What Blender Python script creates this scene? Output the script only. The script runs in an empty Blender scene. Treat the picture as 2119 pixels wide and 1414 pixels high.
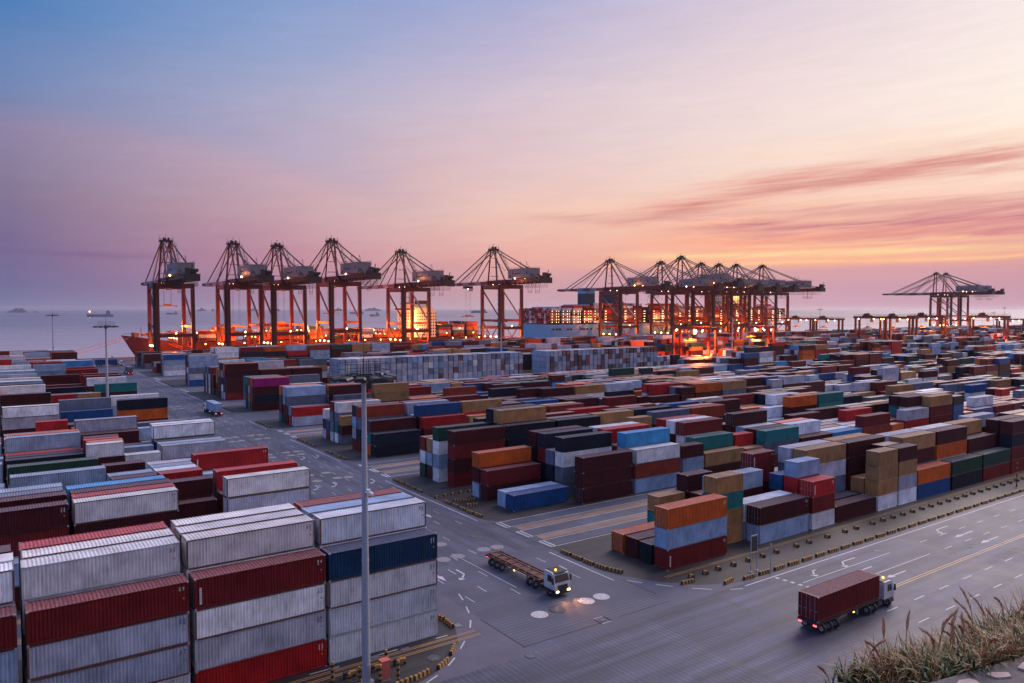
import bpy, bmesh, math, random
import numpy as np
from mathutils import Vector, Matrix
R = math.radians
random.seed(7)
SC = bpy.context.scene
COL = SC.collection
# ------------------------------------------------------------------ camera
F_PX, CX, CY, HOR, VPV, CAMH = 1552.0, 1059.5, 707.0, 640.0, -18.0, 35.0
PITCH = math.atan((CY - HOR) / F_PX)
_x, _y = (VPV - CX) / F_PX, (HOR - CY) / F_PX
YAW = math.atan2(-_x, math.cos(PITCH) - math.sin(PITCH) * _y)
cam = bpy.data.cameras.new('camera'); cam_o = bpy.data.objects.new('camera', cam); COL.objects.link(cam_o)
cam_o.location = (0, 0, CAMH); cam_o.rotation_euler = (math.pi / 2 - PITCH, 0, -YAW)
cam.sensor_width = 36; cam.lens = 36 * F_PX / 2119; cam.clip_start = 0.5; cam.clip_end = 120000
SC.camera = cam_o
vs = SC.view_settings
vs.view_transform = 'Standard'; vs.look = 'None'; vs.exposure = 0; vs.gamma = 1; vs.use_curve_mapping = False
SC.cycles.max_bounces = 5; SC.cycles.diffuse_bounces = 2; SC.cycles.glossy_bounces = 2
SC.cycles.use_denoising = True
SC.cycles.sample_clamp_indirect = 4


def ray(px, py):
    x, y = (px - CX) / F_PX, (py - CY) / F_PX
    f = math.cos(PITCH) - math.sin(PITCH) * y
    z = -(math.sin(PITCH) + math.cos(PITCH) * y)
    return x * math.cos(YAW) + f * math.sin(YAW), -x * math.sin(YAW) + f * math.cos(YAW), z


def p2w(px, py, z=0.0):
    a, b, c = ray(px, py); t = (z - CAMH) / c
    return a * t, b * t


def at_v(px, py, v):
    a, b, c = ray(px, py); t = v / b
    return a * t, CAMH + c * t


def w2p(u, v, z):
    f = u * math.sin(YAW) + v * math.cos(YAW); x = u * math.cos(YAW) - v * math.sin(YAW); zz = z - CAMH
    fc = f * math.cos(PITCH) - zz * math.sin(PITCH); yc = -(zz * math.cos(PITCH) + f * math.sin(PITCH))
    return CX + F_PX * x / fc, CY + F_PX * yc / fc, fc


def lin(c):
    return tuple(((v / 255) / 12.92 if v / 255 <= 0.04045 else ((v / 255 + 0.055) / 1.055) ** 2.4) for v in c)


# ------------------------------------------------------------------ sky (world)
SKY_X = (0, 530, 1060, 1590, 2119)
SKY_Y = (0, 110, 220, 330, 440, 540, 600, 645)
SKY_C = (((70, 122, 182), (118, 150, 202), (164, 170, 210), (214, 198, 216), (246, 230, 228)),
         ((90, 132, 186), (144, 163, 203), (188, 180, 210), (230, 210, 216), (252, 236, 228)),
         ((122, 132, 170), (168, 168, 198), (212, 194, 208), (242, 220, 216), (255, 242, 228)),
         ((138, 124, 154), (188, 164, 182), (222, 194, 200), (248, 222, 210), (255, 234, 216)),
         ((122, 108, 140), (192, 154, 166), (240, 198, 184), (250, 206, 178), (246, 196, 174)),
         ((112, 102, 146), (184, 134, 158), (232, 170, 160), (250, 180, 148), (226, 156, 152)),
         ((112, 110, 152), (164, 130, 160), (206, 158, 166), (214, 164, 176), (200, 148, 166)),
         ((120, 122, 162), (160, 140, 168), (198, 166, 178), (208, 174, 186), (198, 164, 178)))


def sky_px(px, py):
    px = min(max(px, 0), 2119); py = min(max(py, 0), 645)
    i = max(k for k in range(5) if SKY_X[k] <= px); i = min(i, 3); fx = (px - SKY_X[i]) / (SKY_X[i + 1] - SKY_X[i])
    j = max(k for k in range(8) if SKY_Y[k] <= py); j = min(j, 6); fy = (py - SKY_Y[j]) / (SKY_Y[j + 1] - SKY_Y[j])
    out = []
    for c in range(3):
        a = lin(SKY_C[j][i])[c] * (1 - fx) + lin(SKY_C[j][i + 1])[c] * fx
        b = lin(SKY_C[j + 1][i])[c] * (1 - fx) + lin(SKY_C[j + 1][i + 1])[c] * fx
        out.append(a * (1 - fy) + b * fy)
    return out


world = bpy.data.worlds.new('World'); SC.world = world; world.use_nodes = True
nt = world.node_tree; nt.nodes.clear()


class NG:
    """tiny node-graph helper"""
    def __init__(s, tree): s.t = tree
    def n(s, typ, **kw):
        nd = s.t.nodes.new(typ)
        for k, v in kw.items(): setattr(nd, k, v)
        return nd
    def put(s, sock, val):
        if hasattr(val, 'is_linked'): s.t.links.new(val, sock)
        elif val is not None: sock.default_value = val
    def math(s, op, a, b=None, c=None, clamp=False):
        nd = s.n('ShaderNodeMath', operation=op, use_clamp=clamp)
        for i, v in enumerate((a, b, c)):
            if v is not None: s.put(nd.inputs[i], v)
        return nd.outputs[0]
    def mix(s, fac, a, b, blend='MIX'):
        nd = s.n('ShaderNodeMix', data_type='RGBA', blend_type=blend)
        s.put(nd.inputs[0], fac); s.put(nd.inputs[6], a); s.put(nd.inputs[7], b)
        return nd.outputs[2]
    def ramp(s, fac, stops, interp='LINEAR'):
        nd = s.n('ShaderNodeValToRGB'); cr = nd.color_ramp; cr.interpolation = interp
        while len(cr.elements) < len(stops): cr.elements.new(0.5)
        for e, (p, c) in zip(cr.elements, stops):
            e.position = p; e.color = (*c, 1) if len(c) == 3 else c
        s.put(nd.inputs[0], fac)
        return nd.outputs[0]
    def mrange(s, v, a, b, lo=0.0, hi=1.0, smooth=False):
        nd = s.n('ShaderNodeMapRange', clamp=True)
        if smooth: nd.interpolation_type = 'SMOOTHSTEP'
        s.put(nd.inputs[0], v)
        for i, x in enumerate((a, b, lo, hi)): nd.inputs[i + 1].default_value = x
        return nd.outputs[0]
    def mapping(s, vec, scale=(1, 1, 1), loc=(0, 0, 0), rot=(0, 0, 0)):
        nd = s.n('ShaderNodeMapping'); s.put(nd.inputs[0], vec)
        nd.inputs[1].default_value = loc; nd.inputs[2].default_value = rot; nd.inputs[3].default_value = scale
        return nd.outputs[0]
    def noise(s, vec, scale, detail=3.0, rough=0.5, dist=0.0):
        nd = s.n('ShaderNodeTexNoise'); s.put(nd.inputs['Vector'], vec)
        nd.inputs['Scale'].default_value = scale; nd.inputs['Detail'].default_value = detail
        nd.inputs['Roughness'].default_value = rough; nd.inputs['Distortion'].default_value = dist
        return nd.outputs['Fac']


g = NG(nt)
tc = g.n('ShaderNodeTexCoord'); sep = g.n('ShaderNodeSeparateXYZ'); g.put(sep.inputs[0], tc.outputs['Generated'])
dx, dy, dz = sep.outputs
az = g.math('DIVIDE', g.math('SUBTRACT', g.math('ARCTAN2', dx, dy), YAW), math.pi)      # -1..1 around the view direction (wraps behind)
az = g.math('WRAP', az, 1.0, -1.0)
azf = g.math('MULTIPLY_ADD', az, 0.5, 0.5)
el = g.math('MULTIPLY', g.math('ARCSINE', dz), 180 / math.pi)                             # degrees
# cloud wisps lie on a high flat layer: coordinates on that layer
zc = g.math('MAXIMUM', g.math('ADD', dz, 0.06), 0.02)
comb = g.n('ShaderNodeCombineXYZ'); g.put(comb.inputs[0], g.math('DIVIDE', dx, zc)); g.put(comb.inputs[1], g.math('DIVIDE', dy, zc))
layer = comb.outputs[0]
wisp = g.noise(g.mapping(layer, (0.55, 0.16, 1), rot=(0, 0, R(28))), 1.6, 5, 0.6, 0.6)
wisp2 = g.noise(g.mapping(layer, (0.9, 0.22, 1), rot=(0, 0, R(34)), loc=(3.1, 1.7, 0)), 1.0, 4, 0.55, 0.8)
# let the wisps push the colour bands up and down a little
el_w = g.math('ADD', el, g.math('MULTIPLY', g.math('SUBTRACT', wisp, 0.5), g.mrange(el, 0.5, 6, 0.3, 5.0)))
EL_ROWS = (-1, 0.25, 1.5, 3.6, 7.2, 11, 14.8, 18.5, 22.5)
AZ_COLS = (-34, -25, -17, -8, 0, 8, 17, 25, 34)


def sky_dir(a, e):
    t = math.tan(R(a)); px = CX + F_PX * t * 1.0
    rr = math.tan(R(e)) / math.cos(R(a))
    py = HOR - F_PX * rr
    return sky_px(px, py)


def row_stops(e):
    st = [((a / 180) * 0.5 + 0.5, sky_dir(a, e)) for a in AZ_COLS]
    warm = min(1, e / 22)
    back = (0.29, 0.38, 0.86) if e > 4 else (0.16, 0.17, 0.32)
    left = (0.27, 0.45, 0.98) if e > 4 else (0.22, 0.24, 0.42)
    return [(0.0, back), (0.25, left)] + st + [(0.75, tuple(0.8 * c for c in st[-1][1])), (1.0, back)]


cur = g.ramp(azf, row_stops(0.0))
for k in range(1, len(EL_ROWS)):
    cur = g.mix(g.mrange(el_w, EL_ROWS[k - 1], EL_ROWS[k], smooth=False), cur, g.ramp(azf, row_stops(max(EL_ROWS[k], 0))))
SKY_UP = (0.50, 0.54, 0.90)
cur = g.mix(g.mrange(el, 24, 60, smooth=True), cur, (*SKY_UP, 1))
# a cloud veil whose upper edge sinks from the left towards the middle: bluer above it, rosier below
azd = g.math('MULTIPLY', az, 180.0)
q_ = g.math('ADD', azd, 34.5)
edge = g.math('SUBTRACT', 12.9, g.math('MULTIPLY', g.math('MULTIPLY', q_, q_), 0.0075))
dlt = g.math('ADD', g.math('SUBTRACT', edge, el), g.math('MULTIPLY', g.math('SUBTRACT', wisp, 0.5), 1.3))
mk_ = g.mrange(dlt, -1.1, 1.6, smooth=True); azfade = g.mrange(azd, -2.0, -16.0, smooth=True)
pinkc = g.ramp(azf, [(0.40, lin((148, 128, 164))), (0.46, lin((206, 174, 188)))]); bluec = g.ramp(azf, [(0.40, lin((106, 132, 180))), (0.46, lin((172, 170, 204)))])
cur = g.mix(g.math('MULTIPLY', g.math('MULTIPLY', mk_, g.mrange(dlt, 6.5, 0.8, smooth=True)), g.math('MULTIPLY', azfade, 0.36)), cur, pinkc)
cur = g.mix(g.math('MULTIPLY', g.math('MULTIPLY', g.math('SUBTRACT', 1.0, mk_), g.mrange(dlt, -6.0, -0.3, smooth=True)), g.math('MULTIPLY', azfade, 0.42)), cur, bluec)
# sunset bars low on the right, drawn out along the horizon
cb2 = g.n('ShaderNodeCombineXYZ'); g.put(cb2.inputs[0], g.math('MULTIPLY', azd, 0.055)); g.put(cb2.inputs[1], g.math('MULTIPLY', g.math('SUBTRACT', el, g.math('MULTIPLY', azd, 0.06)), 0.62))
st1 = g.noise(cb2.outputs[0], 1.5, 6, 0.62, 0.7); st2 = g.noise(g.mapping(cb2.outputs[0], (1.6, 2.6, 1), loc=(4, 2, 0)), 1.2, 5, 0.6, 0.5)


def streak(centre, half, fade, colour, amount, wob=1.4):
    global cur
    d = g.math('ABSOLUTE', g.math('ADD', g.math('SUBTRACT', el, centre), g.math('MULTIPLY', g.math('SUBTRACT', st1, 0.5), wob)))
    m_ = g.math('SUBTRACT', 1.0, g.math('DIVIDE', d, half), clamp=True)
    m_ = g.math('MULTIPLY', g.math('MULTIPLY', m_, fade), g.mrange(st2, 0.30, 0.66, 0.30, 1.0, smooth=True))
    cur = g.mix(g.math('MULTIPLY', m_, amount), cur, (*lin(colour), 1))


a9 = g.math('SUBTRACT', azd, 9.2)
cA = g.math('ADD', 6.7, g.math('SUBTRACT', g.math('MULTIPLY', a9, 0.205), g.math('MULTIPLY', g.math('MULTIPLY', a9, a9), 0.0036)))
streak(5.0, 3.4, g.mrange(azd, 5, 18, smooth=True), (252, 166, 138), 0.85)
streak(g.math('ADD', cA, 0.15), 1.5, g.mrange(azd, 4, 14, smooth=True), (232, 156, 140), 0.95, 3.2)
streak(cA, 0.8, g.mrange(azd, 6, 14, smooth=True), (206, 136, 130), 0.75, 2.2)
streak(5.75, g.math('MAXIMUM', 0.25, g.math('MULTIPLY', g.math('SUBTRACT', azd, 8.0), 0.085)), g.mrange(azd, 9, 20, smooth=True), (196, 124, 138), 1.0, 2.8)
streak(6.9, 0.5, g.mrange(azd, -3, 6, smooth=True), (216, 160, 156), 0.7, 2.4)
streak(11.0, 1.2, g.mrange(azd, 8, 20, smooth=True), (250, 214, 190), 0.5, 3.5)
streak(3.95, 0.42, g.mrange(azd, 5, 14, smooth=True), (255, 222, 160), 0.95, 0.5)
streak(3.35, 0.30, g.mrange(azd, 9, 18, smooth=True), (255, 204, 150), 0.8, 0.6)
streak(4.6, 0.26, g.mrange(azd, 12, 20, smooth=True), (255, 206, 160), 0.7, 0.9)
streak(3.6, 0.32, g.mrange(azd, -22, -30, smooth=True), (122, 96, 136), 0.7, 0.5)
# fine broken cloud texture everywhere, faint
tex = g.mrange(g.noise(g.mapping(cb2.outputs[0], (1.3, 0.9, 1), loc=(9, 3, 0)), 2.6, 7, 0.65, 0.4), 0.3, 0.7, 0.965, 1.03)
tx = g.n('ShaderNodeVectorMath', operation='SCALE'); g.put(tx.inputs[0], cur); g.put(tx.inputs['Scale'], tex); cur = tx.outputs[0]
# flat mauve haze bank over the horizon
cur = g.mix(g.math('MULTIPLY', g.mrange(g.math('ADD', el, g.math('MULTIPLY', g.math('SUBTRACT', st1, 0.5), 0.5)), 3.3, 2.6, smooth=True), g.math('MULTIPLY', g.mrange(azd, -4, 10, smooth=True), 0.55)), cur, (*lin((196, 152, 172)), 1))
# a faint physical dusk sky under the painted cloud colours of the evening
nish = g.n('ShaderNodeTexSky', sky_type='NISHITA', sun_disc=False)
SUN_AZ, SUN_EL = YAW + R(47), R(38)
nish.sun_elevation = SUN_EL; nish.sun_rotation = SUN_AZ; nish.dust_density = 3
bg = g.n('ShaderNodeBackground'); g.put(bg.inputs[0], cur); bg.inputs[1].default_value = 1.0
bg2 = g.n('ShaderNodeBackground'); g.put(bg2.inputs[0], nish.outputs[0]); bg2.inputs[1].default_value = 0.0015
addn = g.n('ShaderNodeAddShader'); nt.links.new(bg.outputs[0], addn.inputs[0]); nt.links.new(bg2.outputs[0], addn.inputs[1])
wo = g.n('ShaderNodeOutputWorld'); nt.links.new(addn.outputs[0], wo.inputs[0])
# ------------------------------------------------------------------ sun behind the cloud veil, beyond the quay on the right
sl = bpy.data.lights.new('sun', 'SUN'); sl.energy = 2.9; sl.angle = R(44); sl.color = (1.0, 0.82, 0.78)
so = bpy.data.objects.new('sun', sl); COL.objects.link(so)
sd = Vector((math.sin(SUN_AZ) * math.cos(SUN_EL), math.cos(SUN_AZ) * math.cos(SUN_EL), math.sin(SUN_EL)))
so.rotation_euler = sd.to_track_quat('Z', 'Y').to_euler(); so.location = (0, 0, 120)
# ------------------------------------------------------------------ helpers
class MB:
    """collects faces with a material slot each and builds ONE mesh object"""
    def __init__(s): s.v = []; s.f = []; s.m = []
    def quad(s, pts, m=0):
        b = len(s.v); s.v += [tuple(p) for p in pts]; s.f.append(tuple(range(b, b + len(pts)))); s.m.append(m)
    def box(s, x0, x1, y0, y1, z0, z1, m=0, xf=None):
        p = [(x0, y0, z0), (x1, y0, z0), (x1, y1, z0), (x0, y1, z0), (x0, y0, z1), (x1, y0, z1), (x1, y1, z1), (x0, y1, z1)]
        if xf is not None: p = [tuple(xf @ Vector(q)) for q in p]
        b = len(s.v); s.v += p
        for q in ((0, 3, 2, 1), (4, 5, 6, 7), (0, 1, 5, 4), (1, 2, 6, 5), (2, 3, 7, 6), (3, 0, 4, 7)):
            s.f.append(tuple(b + i for i in q)); s.m.append(m)
    def cbox(s, c, d, m=0, xf=None):
        s.box(c[0] - d[0] / 2, c[0] + d[0] / 2, c[1] - d[1] / 2, c[1] + d[1] / 2, c[2] - d[2] / 2, c[2] + d[2] / 2, m, xf)
    def beam(s, a, b, w, h=None, m=0):
        """rectangular bar from a to b"""
        a, b = Vector(a), Vector(b); h = h or w; d = b - a; L = d.length
        if L < 1e-6: return
        q = d.to_track_quat('X', 'Z').to_matrix().to_4x4(); q.translation = a
        s.box(0, L, -w / 2, w / 2, -h / 2, h / 2, m, q)
    def tube(s, a, b, r0, r1=None, n=8, m=0, caps=True):
        a, b = Vector(a), Vector(b); r1 = r0 if r1 is None else r1; d = b - a
        q = d.to_track_quat('Z', 'Y'); bs = len(s.v)
        for o, rr in ((a, r0), (b, r1)):
            for i in range(n):
                t = 2 * math.pi * i / n; s.v.append(tuple(o + q @ Vector((rr * math.cos(t), rr * math.sin(t), 0))))
        for i in range(n):
            j = (i + 1) % n; s.f.append((bs + i, bs + j, bs + n + j, bs + n + i)); s.m.append(m)
        if caps:
            s.f.append(tuple(bs + n - 1 - i for i in range(n))); s.m.append(m)
            s.f.append(tuple(bs + n + i for i in range(n))); s.m.append(m)
    def ball(s, c, r, m=0, n=8, k=5, sz=1.0):
        bs = len(s.v)
        for j in range(k + 1):
            ph = math.pi * j / k
            for i in range(n):
                t = 2 * math.pi * i / n
                s.v.append((c[0] + r * math.sin(ph) * math.cos(t), c[1] + r * math.sin(ph) * math.sin(t), c[2] + sz * r * math.cos(ph)))
        for j in range(k):
            for i in range(n):
                i2 = (i + 1) % n
                s.f.append((bs + j * n + i, bs + (j + 1) * n + i, bs + (j + 1) * n + i2, bs + j * n + i2)); s.m.append(m)
    def prism(s, pts, z0, z1, m=0, axis='z'):
        """extrude a closed outline (counter-clockwise)"""
        def P(p, t): return (p[0], p[1], t) if axis == 'z' else ((p[0], t, p[1]) if axis == 'y' else (t, p[0], p[1]))
        n = len(pts); bs = len(s.v)
        s.v += [P(p, z0) for p in pts] + [P(p, z1) for p in pts]
        for i in range(n):
            j = (i + 1) % n; s.f.append((bs + i, bs + j, bs + n + j, bs + n + i)); s.m.append(m)
        s.f.append(tuple(bs + n - 1 - i for i in range(n))); s.m.append(m)
        s.f.append(tuple(bs + n + i for i in range(n))); s.m.append(m)
    def mesh(s, name, mats):
        me = bpy.data.meshes.new(name); me.from_pydata(s.v, [], s.f)
        for m in (mats if isinstance(mats, (list, tuple)) else [mats]): me.materials.append(m)
        me.polygons.foreach_set('material_index', s.m); me.update()
        bm = bmesh.new(); bm.from_mesh(me); bmesh.ops.recalc_face_normals(bm, faces=bm.faces); bm.to_mesh(me); bm.free()
        return me
    def obj(s, name, mats, parent=None, loc=None):
        o = bpy.data.objects.new(name, s.mesh(name, mats)); COL.objects.link(o)
        if parent is not None: o.parent = parent
        if loc is not None: o.location = loc
        return o


def tag(o, label, cat, group=None, kind=None):
    o['label'] = label; o['category'] = cat
    if group: o['group'] = group
    if kind: o['kind'] = kind
    return o


def empty(name, loc=(0, 0, 0), rz=0.0):
    o = bpy.data.objects.new(name, None); COL.objects.link(o); o.location = loc; o.rotation_euler = (0, 0, rz); o.empty_display_size = 0.5
    return o


def copy_tree(o, parent=None):
    c = o.copy(); COL.objects.link(c); c.parent = parent
    for k in ('label', 'category', 'group'):
        if parent is not None and k in c: del c[k]
    for ch in list(o.children): copy_tree(ch, c)
    return c


def on_ray(px, py, f):
    a, b, _ = ray(px, py); t = f / (a * math.sin(YAW) + b * math.cos(YAW)); return a * t, b * t


YARD_CRANES = [(391.5, 347.5), (497, 379), on_ray(1655, 690, 850), on_ray(1712, 690, 820), on_ray(1805, 700, 735), on_ray(1858, 705, 715), on_ray(1918, 700, 735), on_ray(2045, 700, 735), on_ray(2092, 685, 980)]


def lamp(name, loc, power, col=(1.0, 0.36, 0.07), r=0.6, parent=None):
    l = bpy.data.lights.new(name, 'POINT'); l.energy = power; l.color = col; l.shadow_soft_size = r
    o = bpy.data.objects.new(name, l); COL.objects.link(o); o.location = loc
    if parent is not None: o.parent = parent
    return o


# ------------------------------------------------------------------ materials
def new_mat(name):
    m = bpy.data.materials.new(name); m.use_nodes = True; t = m.node_tree
    return m, NG(t), t.nodes['Principled BSDF']


def steel(name, col, rough=0.5, vary=0.25, scale=0.6, metal=0.0):
    m, q, b = new_mat(name)
    c = q.n('ShaderNodeTexCoord')
    n1 = q.noise(c.outputs['Object'], scale, 5, 0.6)
    n2 = q.noise(q.mapping(c.outputs['Object'], (1, 1, 0.12)), scale * 3, 3, 0.6)
    f = q.math('ADD', q.math('MULTIPLY', n1, 0.6), q.math('MULTIPLY', n2, 0.4))
    col_o = q.mix(q.mrange(f, 0.3, 0.7), (*[x * (1 - vary) for x in col], 1), (*[min(1, x * (1 + vary)) for x in col], 1))
    q.put(b.inputs['Base Color'], col_o)
    q.put(b.inputs['Roughness'], q.mrange(n2, 0.3, 0.7, rough - 0.1, rough + 0.12)); b.inputs['Metallic'].default_value = metal
    return m


def emit(name, col, strength):
    m, q, b = new_mat(name)
    b.inputs['Base Color'].default_value = (*[min(1, c) for c in col], 1)
    b.inputs['Emission Color'].default_value = (*col, 1); b.inputs['Emission Strength'].default_value = strength
    return m


def paint_material(name, from_attr):
    m, q, b = new_mat(name)
    c = q.n('ShaderNodeTexCoord'); oi = q.n('ShaderNodeObjectInfo')
    if from_attr:
        at = q.n('ShaderNodeAttribute', attribute_name='paint'); base = at.outputs['Color']; amt = at.outputs['Alpha']
        vec = c.outputs['Object']; rnd = 0.37
    else:
        base = oi.outputs['Color']; amt = oi.outputs['Alpha']; rnd = oi.outputs['Random']
        ad = q.n('ShaderNodeVectorMath', operation='ADD'); q.put(ad.inputs[0], c.outputs['Object'])
        cb = q.n('ShaderNodeCombineXYZ'); q.put(cb.inputs[0], q.math('MULTIPLY', rnd, 91.0)); q.put(cb.inputs[1], q.math('MULTIPLY', rnd, 57.0))
        q.put(ad.inputs[1], cb.outputs[0]); vec = ad.outputs[0]
    big = q.noise(vec, 0.45, 3, 0.5)
    streak = q.noise(q.mapping(vec, (3.2, 3.2, 0.35)), 1.6, 4, 0.62)
    fine = q.noise(vec, 7.0, 3, 0.6)
    tone = q.math('ADD', q.math('MULTIPLY', big, 0.5), q.math('MULTIPLY', streak, 0.5))
    shade = q.mrange(tone, 0.34, 0.66, 0.54, 1.18)
    mul = q.n('ShaderNodeVectorMath', operation='SCALE'); q.put(mul.inputs[0], base); q.put(mul.inputs['Scale'], shade)
    col = mul.outputs[0]
    # rust: streaks and patches, more of it on the worn ones
    rmask = q.math('ADD', q.math('MULTIPLY', streak, 0.55), q.math('MULTIPLY', fine, 0.25))
    rmask = q.math('ADD', rmask, q.math('MULTIPLY', big, 0.2))
    thr = q.math('MULTIPLY_ADD', amt, -0.17, 0.72)
    rf = q.math('MULTIPLY', q.math('SUBTRACT', rmask, thr), 6.0, clamp=True)
    rf = q.math('MULTIPLY', rf, q.math('MULTIPLY_ADD', amt, 0.6, 0.25), clamp=True)
    col = q.mix(rf, col, (0.17, 0.085, 0.058, 1))
    # a few pale chalky scuffs
    sc = q.math('MULTIPLY', q.mrange(q.noise(q.mapping(vec, (0.7, 0.7, 2.6)), 2.2, 4, 0.7), 0.66, 0.74), 0.22)
    col = q.mix(sc, col, (0.42, 0.42, 0.44, 1))
    # sky light on the roofs put into their colour, with streaky dust
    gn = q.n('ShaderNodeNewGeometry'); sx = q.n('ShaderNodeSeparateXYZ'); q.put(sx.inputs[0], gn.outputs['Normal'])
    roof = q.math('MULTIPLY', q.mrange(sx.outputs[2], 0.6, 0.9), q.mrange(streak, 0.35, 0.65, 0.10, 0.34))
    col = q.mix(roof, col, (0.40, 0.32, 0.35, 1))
    q.put(b.inputs['Base Color'], col)
    q.put(b.inputs['Roughness'], q.mrange(tone, 0.3, 0.7, 0.42, 0.6))
    b.inputs['Specular IOR Level'].default_value = 0.32
    return m


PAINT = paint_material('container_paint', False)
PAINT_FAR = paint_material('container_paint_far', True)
M_FRAME = steel('weathered_frame_steel', (0.07, 0.04, 0.035), 0.6, 0.4, 2.0)
M_CAST = steel('corner_casting_steel', (0.30, 0.29, 0.30), 0.6, 0.4, 3.0)
M_ROD = steel('galvanised_rod', (0.30, 0.31, 0.33), 0.45, 0.2, 2, 0.4)
M_CRANE = steel('crane_red_paint', (0.082, 0.0075, 0.0065), 0.5, 0.25, 0.25)
M_CRANE_D = steel('crane_dark_steel', (0.014, 0.008, 0.009), 0.55, 0.3, 0.5)
M_HOUSE = steel('pale_machinery_house', (0.135, 0.14, 0.16), 0.5, 0.12, 0.3)
M_WHITE = steel('white_paint', (0.66, 0.66, 0.67), 0.45, 0.12, 0.5)
M_DARK = steel('dark_rubber', (0.018, 0.018, 0.020), 0.75, 0.3, 3)
M_GREY = steel('grey_steel', (0.26, 0.28, 0.31), 0.5, 0.2, 1)
M_POLE = steel('galvanised_pole', (0.29, 0.31, 0.36), 0.5, 0.12, 0.7)
M_BLACK = steel('black_lamp_steel', (0.022, 0.024, 0.028), 0.5, 0.3, 2)
M_YEL = steel('kerb_yellow', (0.34, 0.17, 0.03), 0.6, 0.5, 3)
M_BLK = steel('kerb_black', (0.025, 0.022, 0.022), 0.7, 0.3, 3)
M_GLASS = steel('dark_window_glass', (0.02, 0.025, 0.035), 0.12, 0.1, 1)
M_PINK = steel('faded_red_cabinet', (0.50, 0.12, 0.095), 0.55, 0.12, 2)
M_BULB = emit('sodium_bulb', (1.0, 0.52, 0.16), 26)
M_BULBW = emit('warm_white_bulb', (1.0, 0.66, 0.30), 11)
M_TAIL = emit('tail_lamp', (1.0, 0.05, 0.06), 7)
M_HEAD = emit('head_lamp', (1.0, 0.62, 0.22), 16)
M_AMBER = emit('amber_lamp', (1.0, 0.45, 0.05), 7)
# ------------------------------------------------------------------ container yard
PAL = {'W': (0.72, 0.74, 0.77), 'L': (0.43, 0.44, 0.51), 'G': (0.28, 0.39, 0.54), 'S': (0.12, 0.15, 0.21), 'M': (0.058, 0.0055, 0.009),
       'D': (0.165, 0.011, 0.012), 'R': (0.42, 0.014, 0.016), 'O': (0.56, 0.105, 0.012), 'A': (0.27, 0.040, 0.022), 'N': (0.005, 0.013, 0.029),
       'B': (0.008, 0.075, 0.24), 'U': (0.005, 0.045, 0.115), 'C': (0.040, 0.27, 0.54), 'T': (0.009, 0.17, 0.165), 'K': (0.012, 0.060, 0.040), 'Y': (0.37, 0.20, 0.080),
       'P': (0.30, 0.010, 0.14)}
WORD = {'W': 'weathered white', 'L': 'pale grey', 'G': 'light blue grey', 'S': 'slate grey', 'M': 'maroon', 'D': 'dark red', 'R': 'bright red',
        'O': 'orange', 'A': 'rusty red', 'N': 'dark navy', 'B': 'deep blue', 'U': 'petrol blue', 'C': 'sky blue', 'T': 'teal', 'K': 'dark green', 'Y': 'tan', 'P': 'magenta'}
RUST = {'W': 0.78, 'L': 0.5, 'G': 0.3, 'S': 0.25, 'M': 0.15, 'D': 0.2, 'R': 0.12, 'O': 0.2, 'A': 0.35, 'N': 0.1, 'B': 0.12, 'U': 0.12, 'C': 0.25, 'T': 0.2, 'K': 0.25, 'Y': 0.3, 'P': 0.05}
FREQ = 'M' * 28 + 'D' * 14 + 'W' * 5 + 'L' * 9 + 'G' * 8 + 'S' * 8 + 'R' * 6 + 'O' * 4 + 'A' * 5 + 'N' * 11 + 'B' * 5 + 'C' * 2 + 'T' * 3 + 'K' * 3 + 'Y' * 9
FREQ_L = 'M' * 18 + 'D' * 8 + 'W' * 16 + 'L' * 14 + 'G' * 14 + 'S' * 7 + 'R' * 6 + 'O' * 4 + 'A' * 3 + 'N' * 6 + 'B' * 3 + 'C' * 3 + 'T' * 3 + 'K' * 2 + 'Y' * 4
ROWP = 2.85
ORD = ['front', 'second', 'third', 'fourth', 'fifth', 'back']
NTH = ['nearest', 'second', 'third', 'fourth', 'fifth', 'sixth', 'seventh', 'eighth', 'ninth', 'tenth', 'eleventh', 'twelfth', 'thirteenth']
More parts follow.
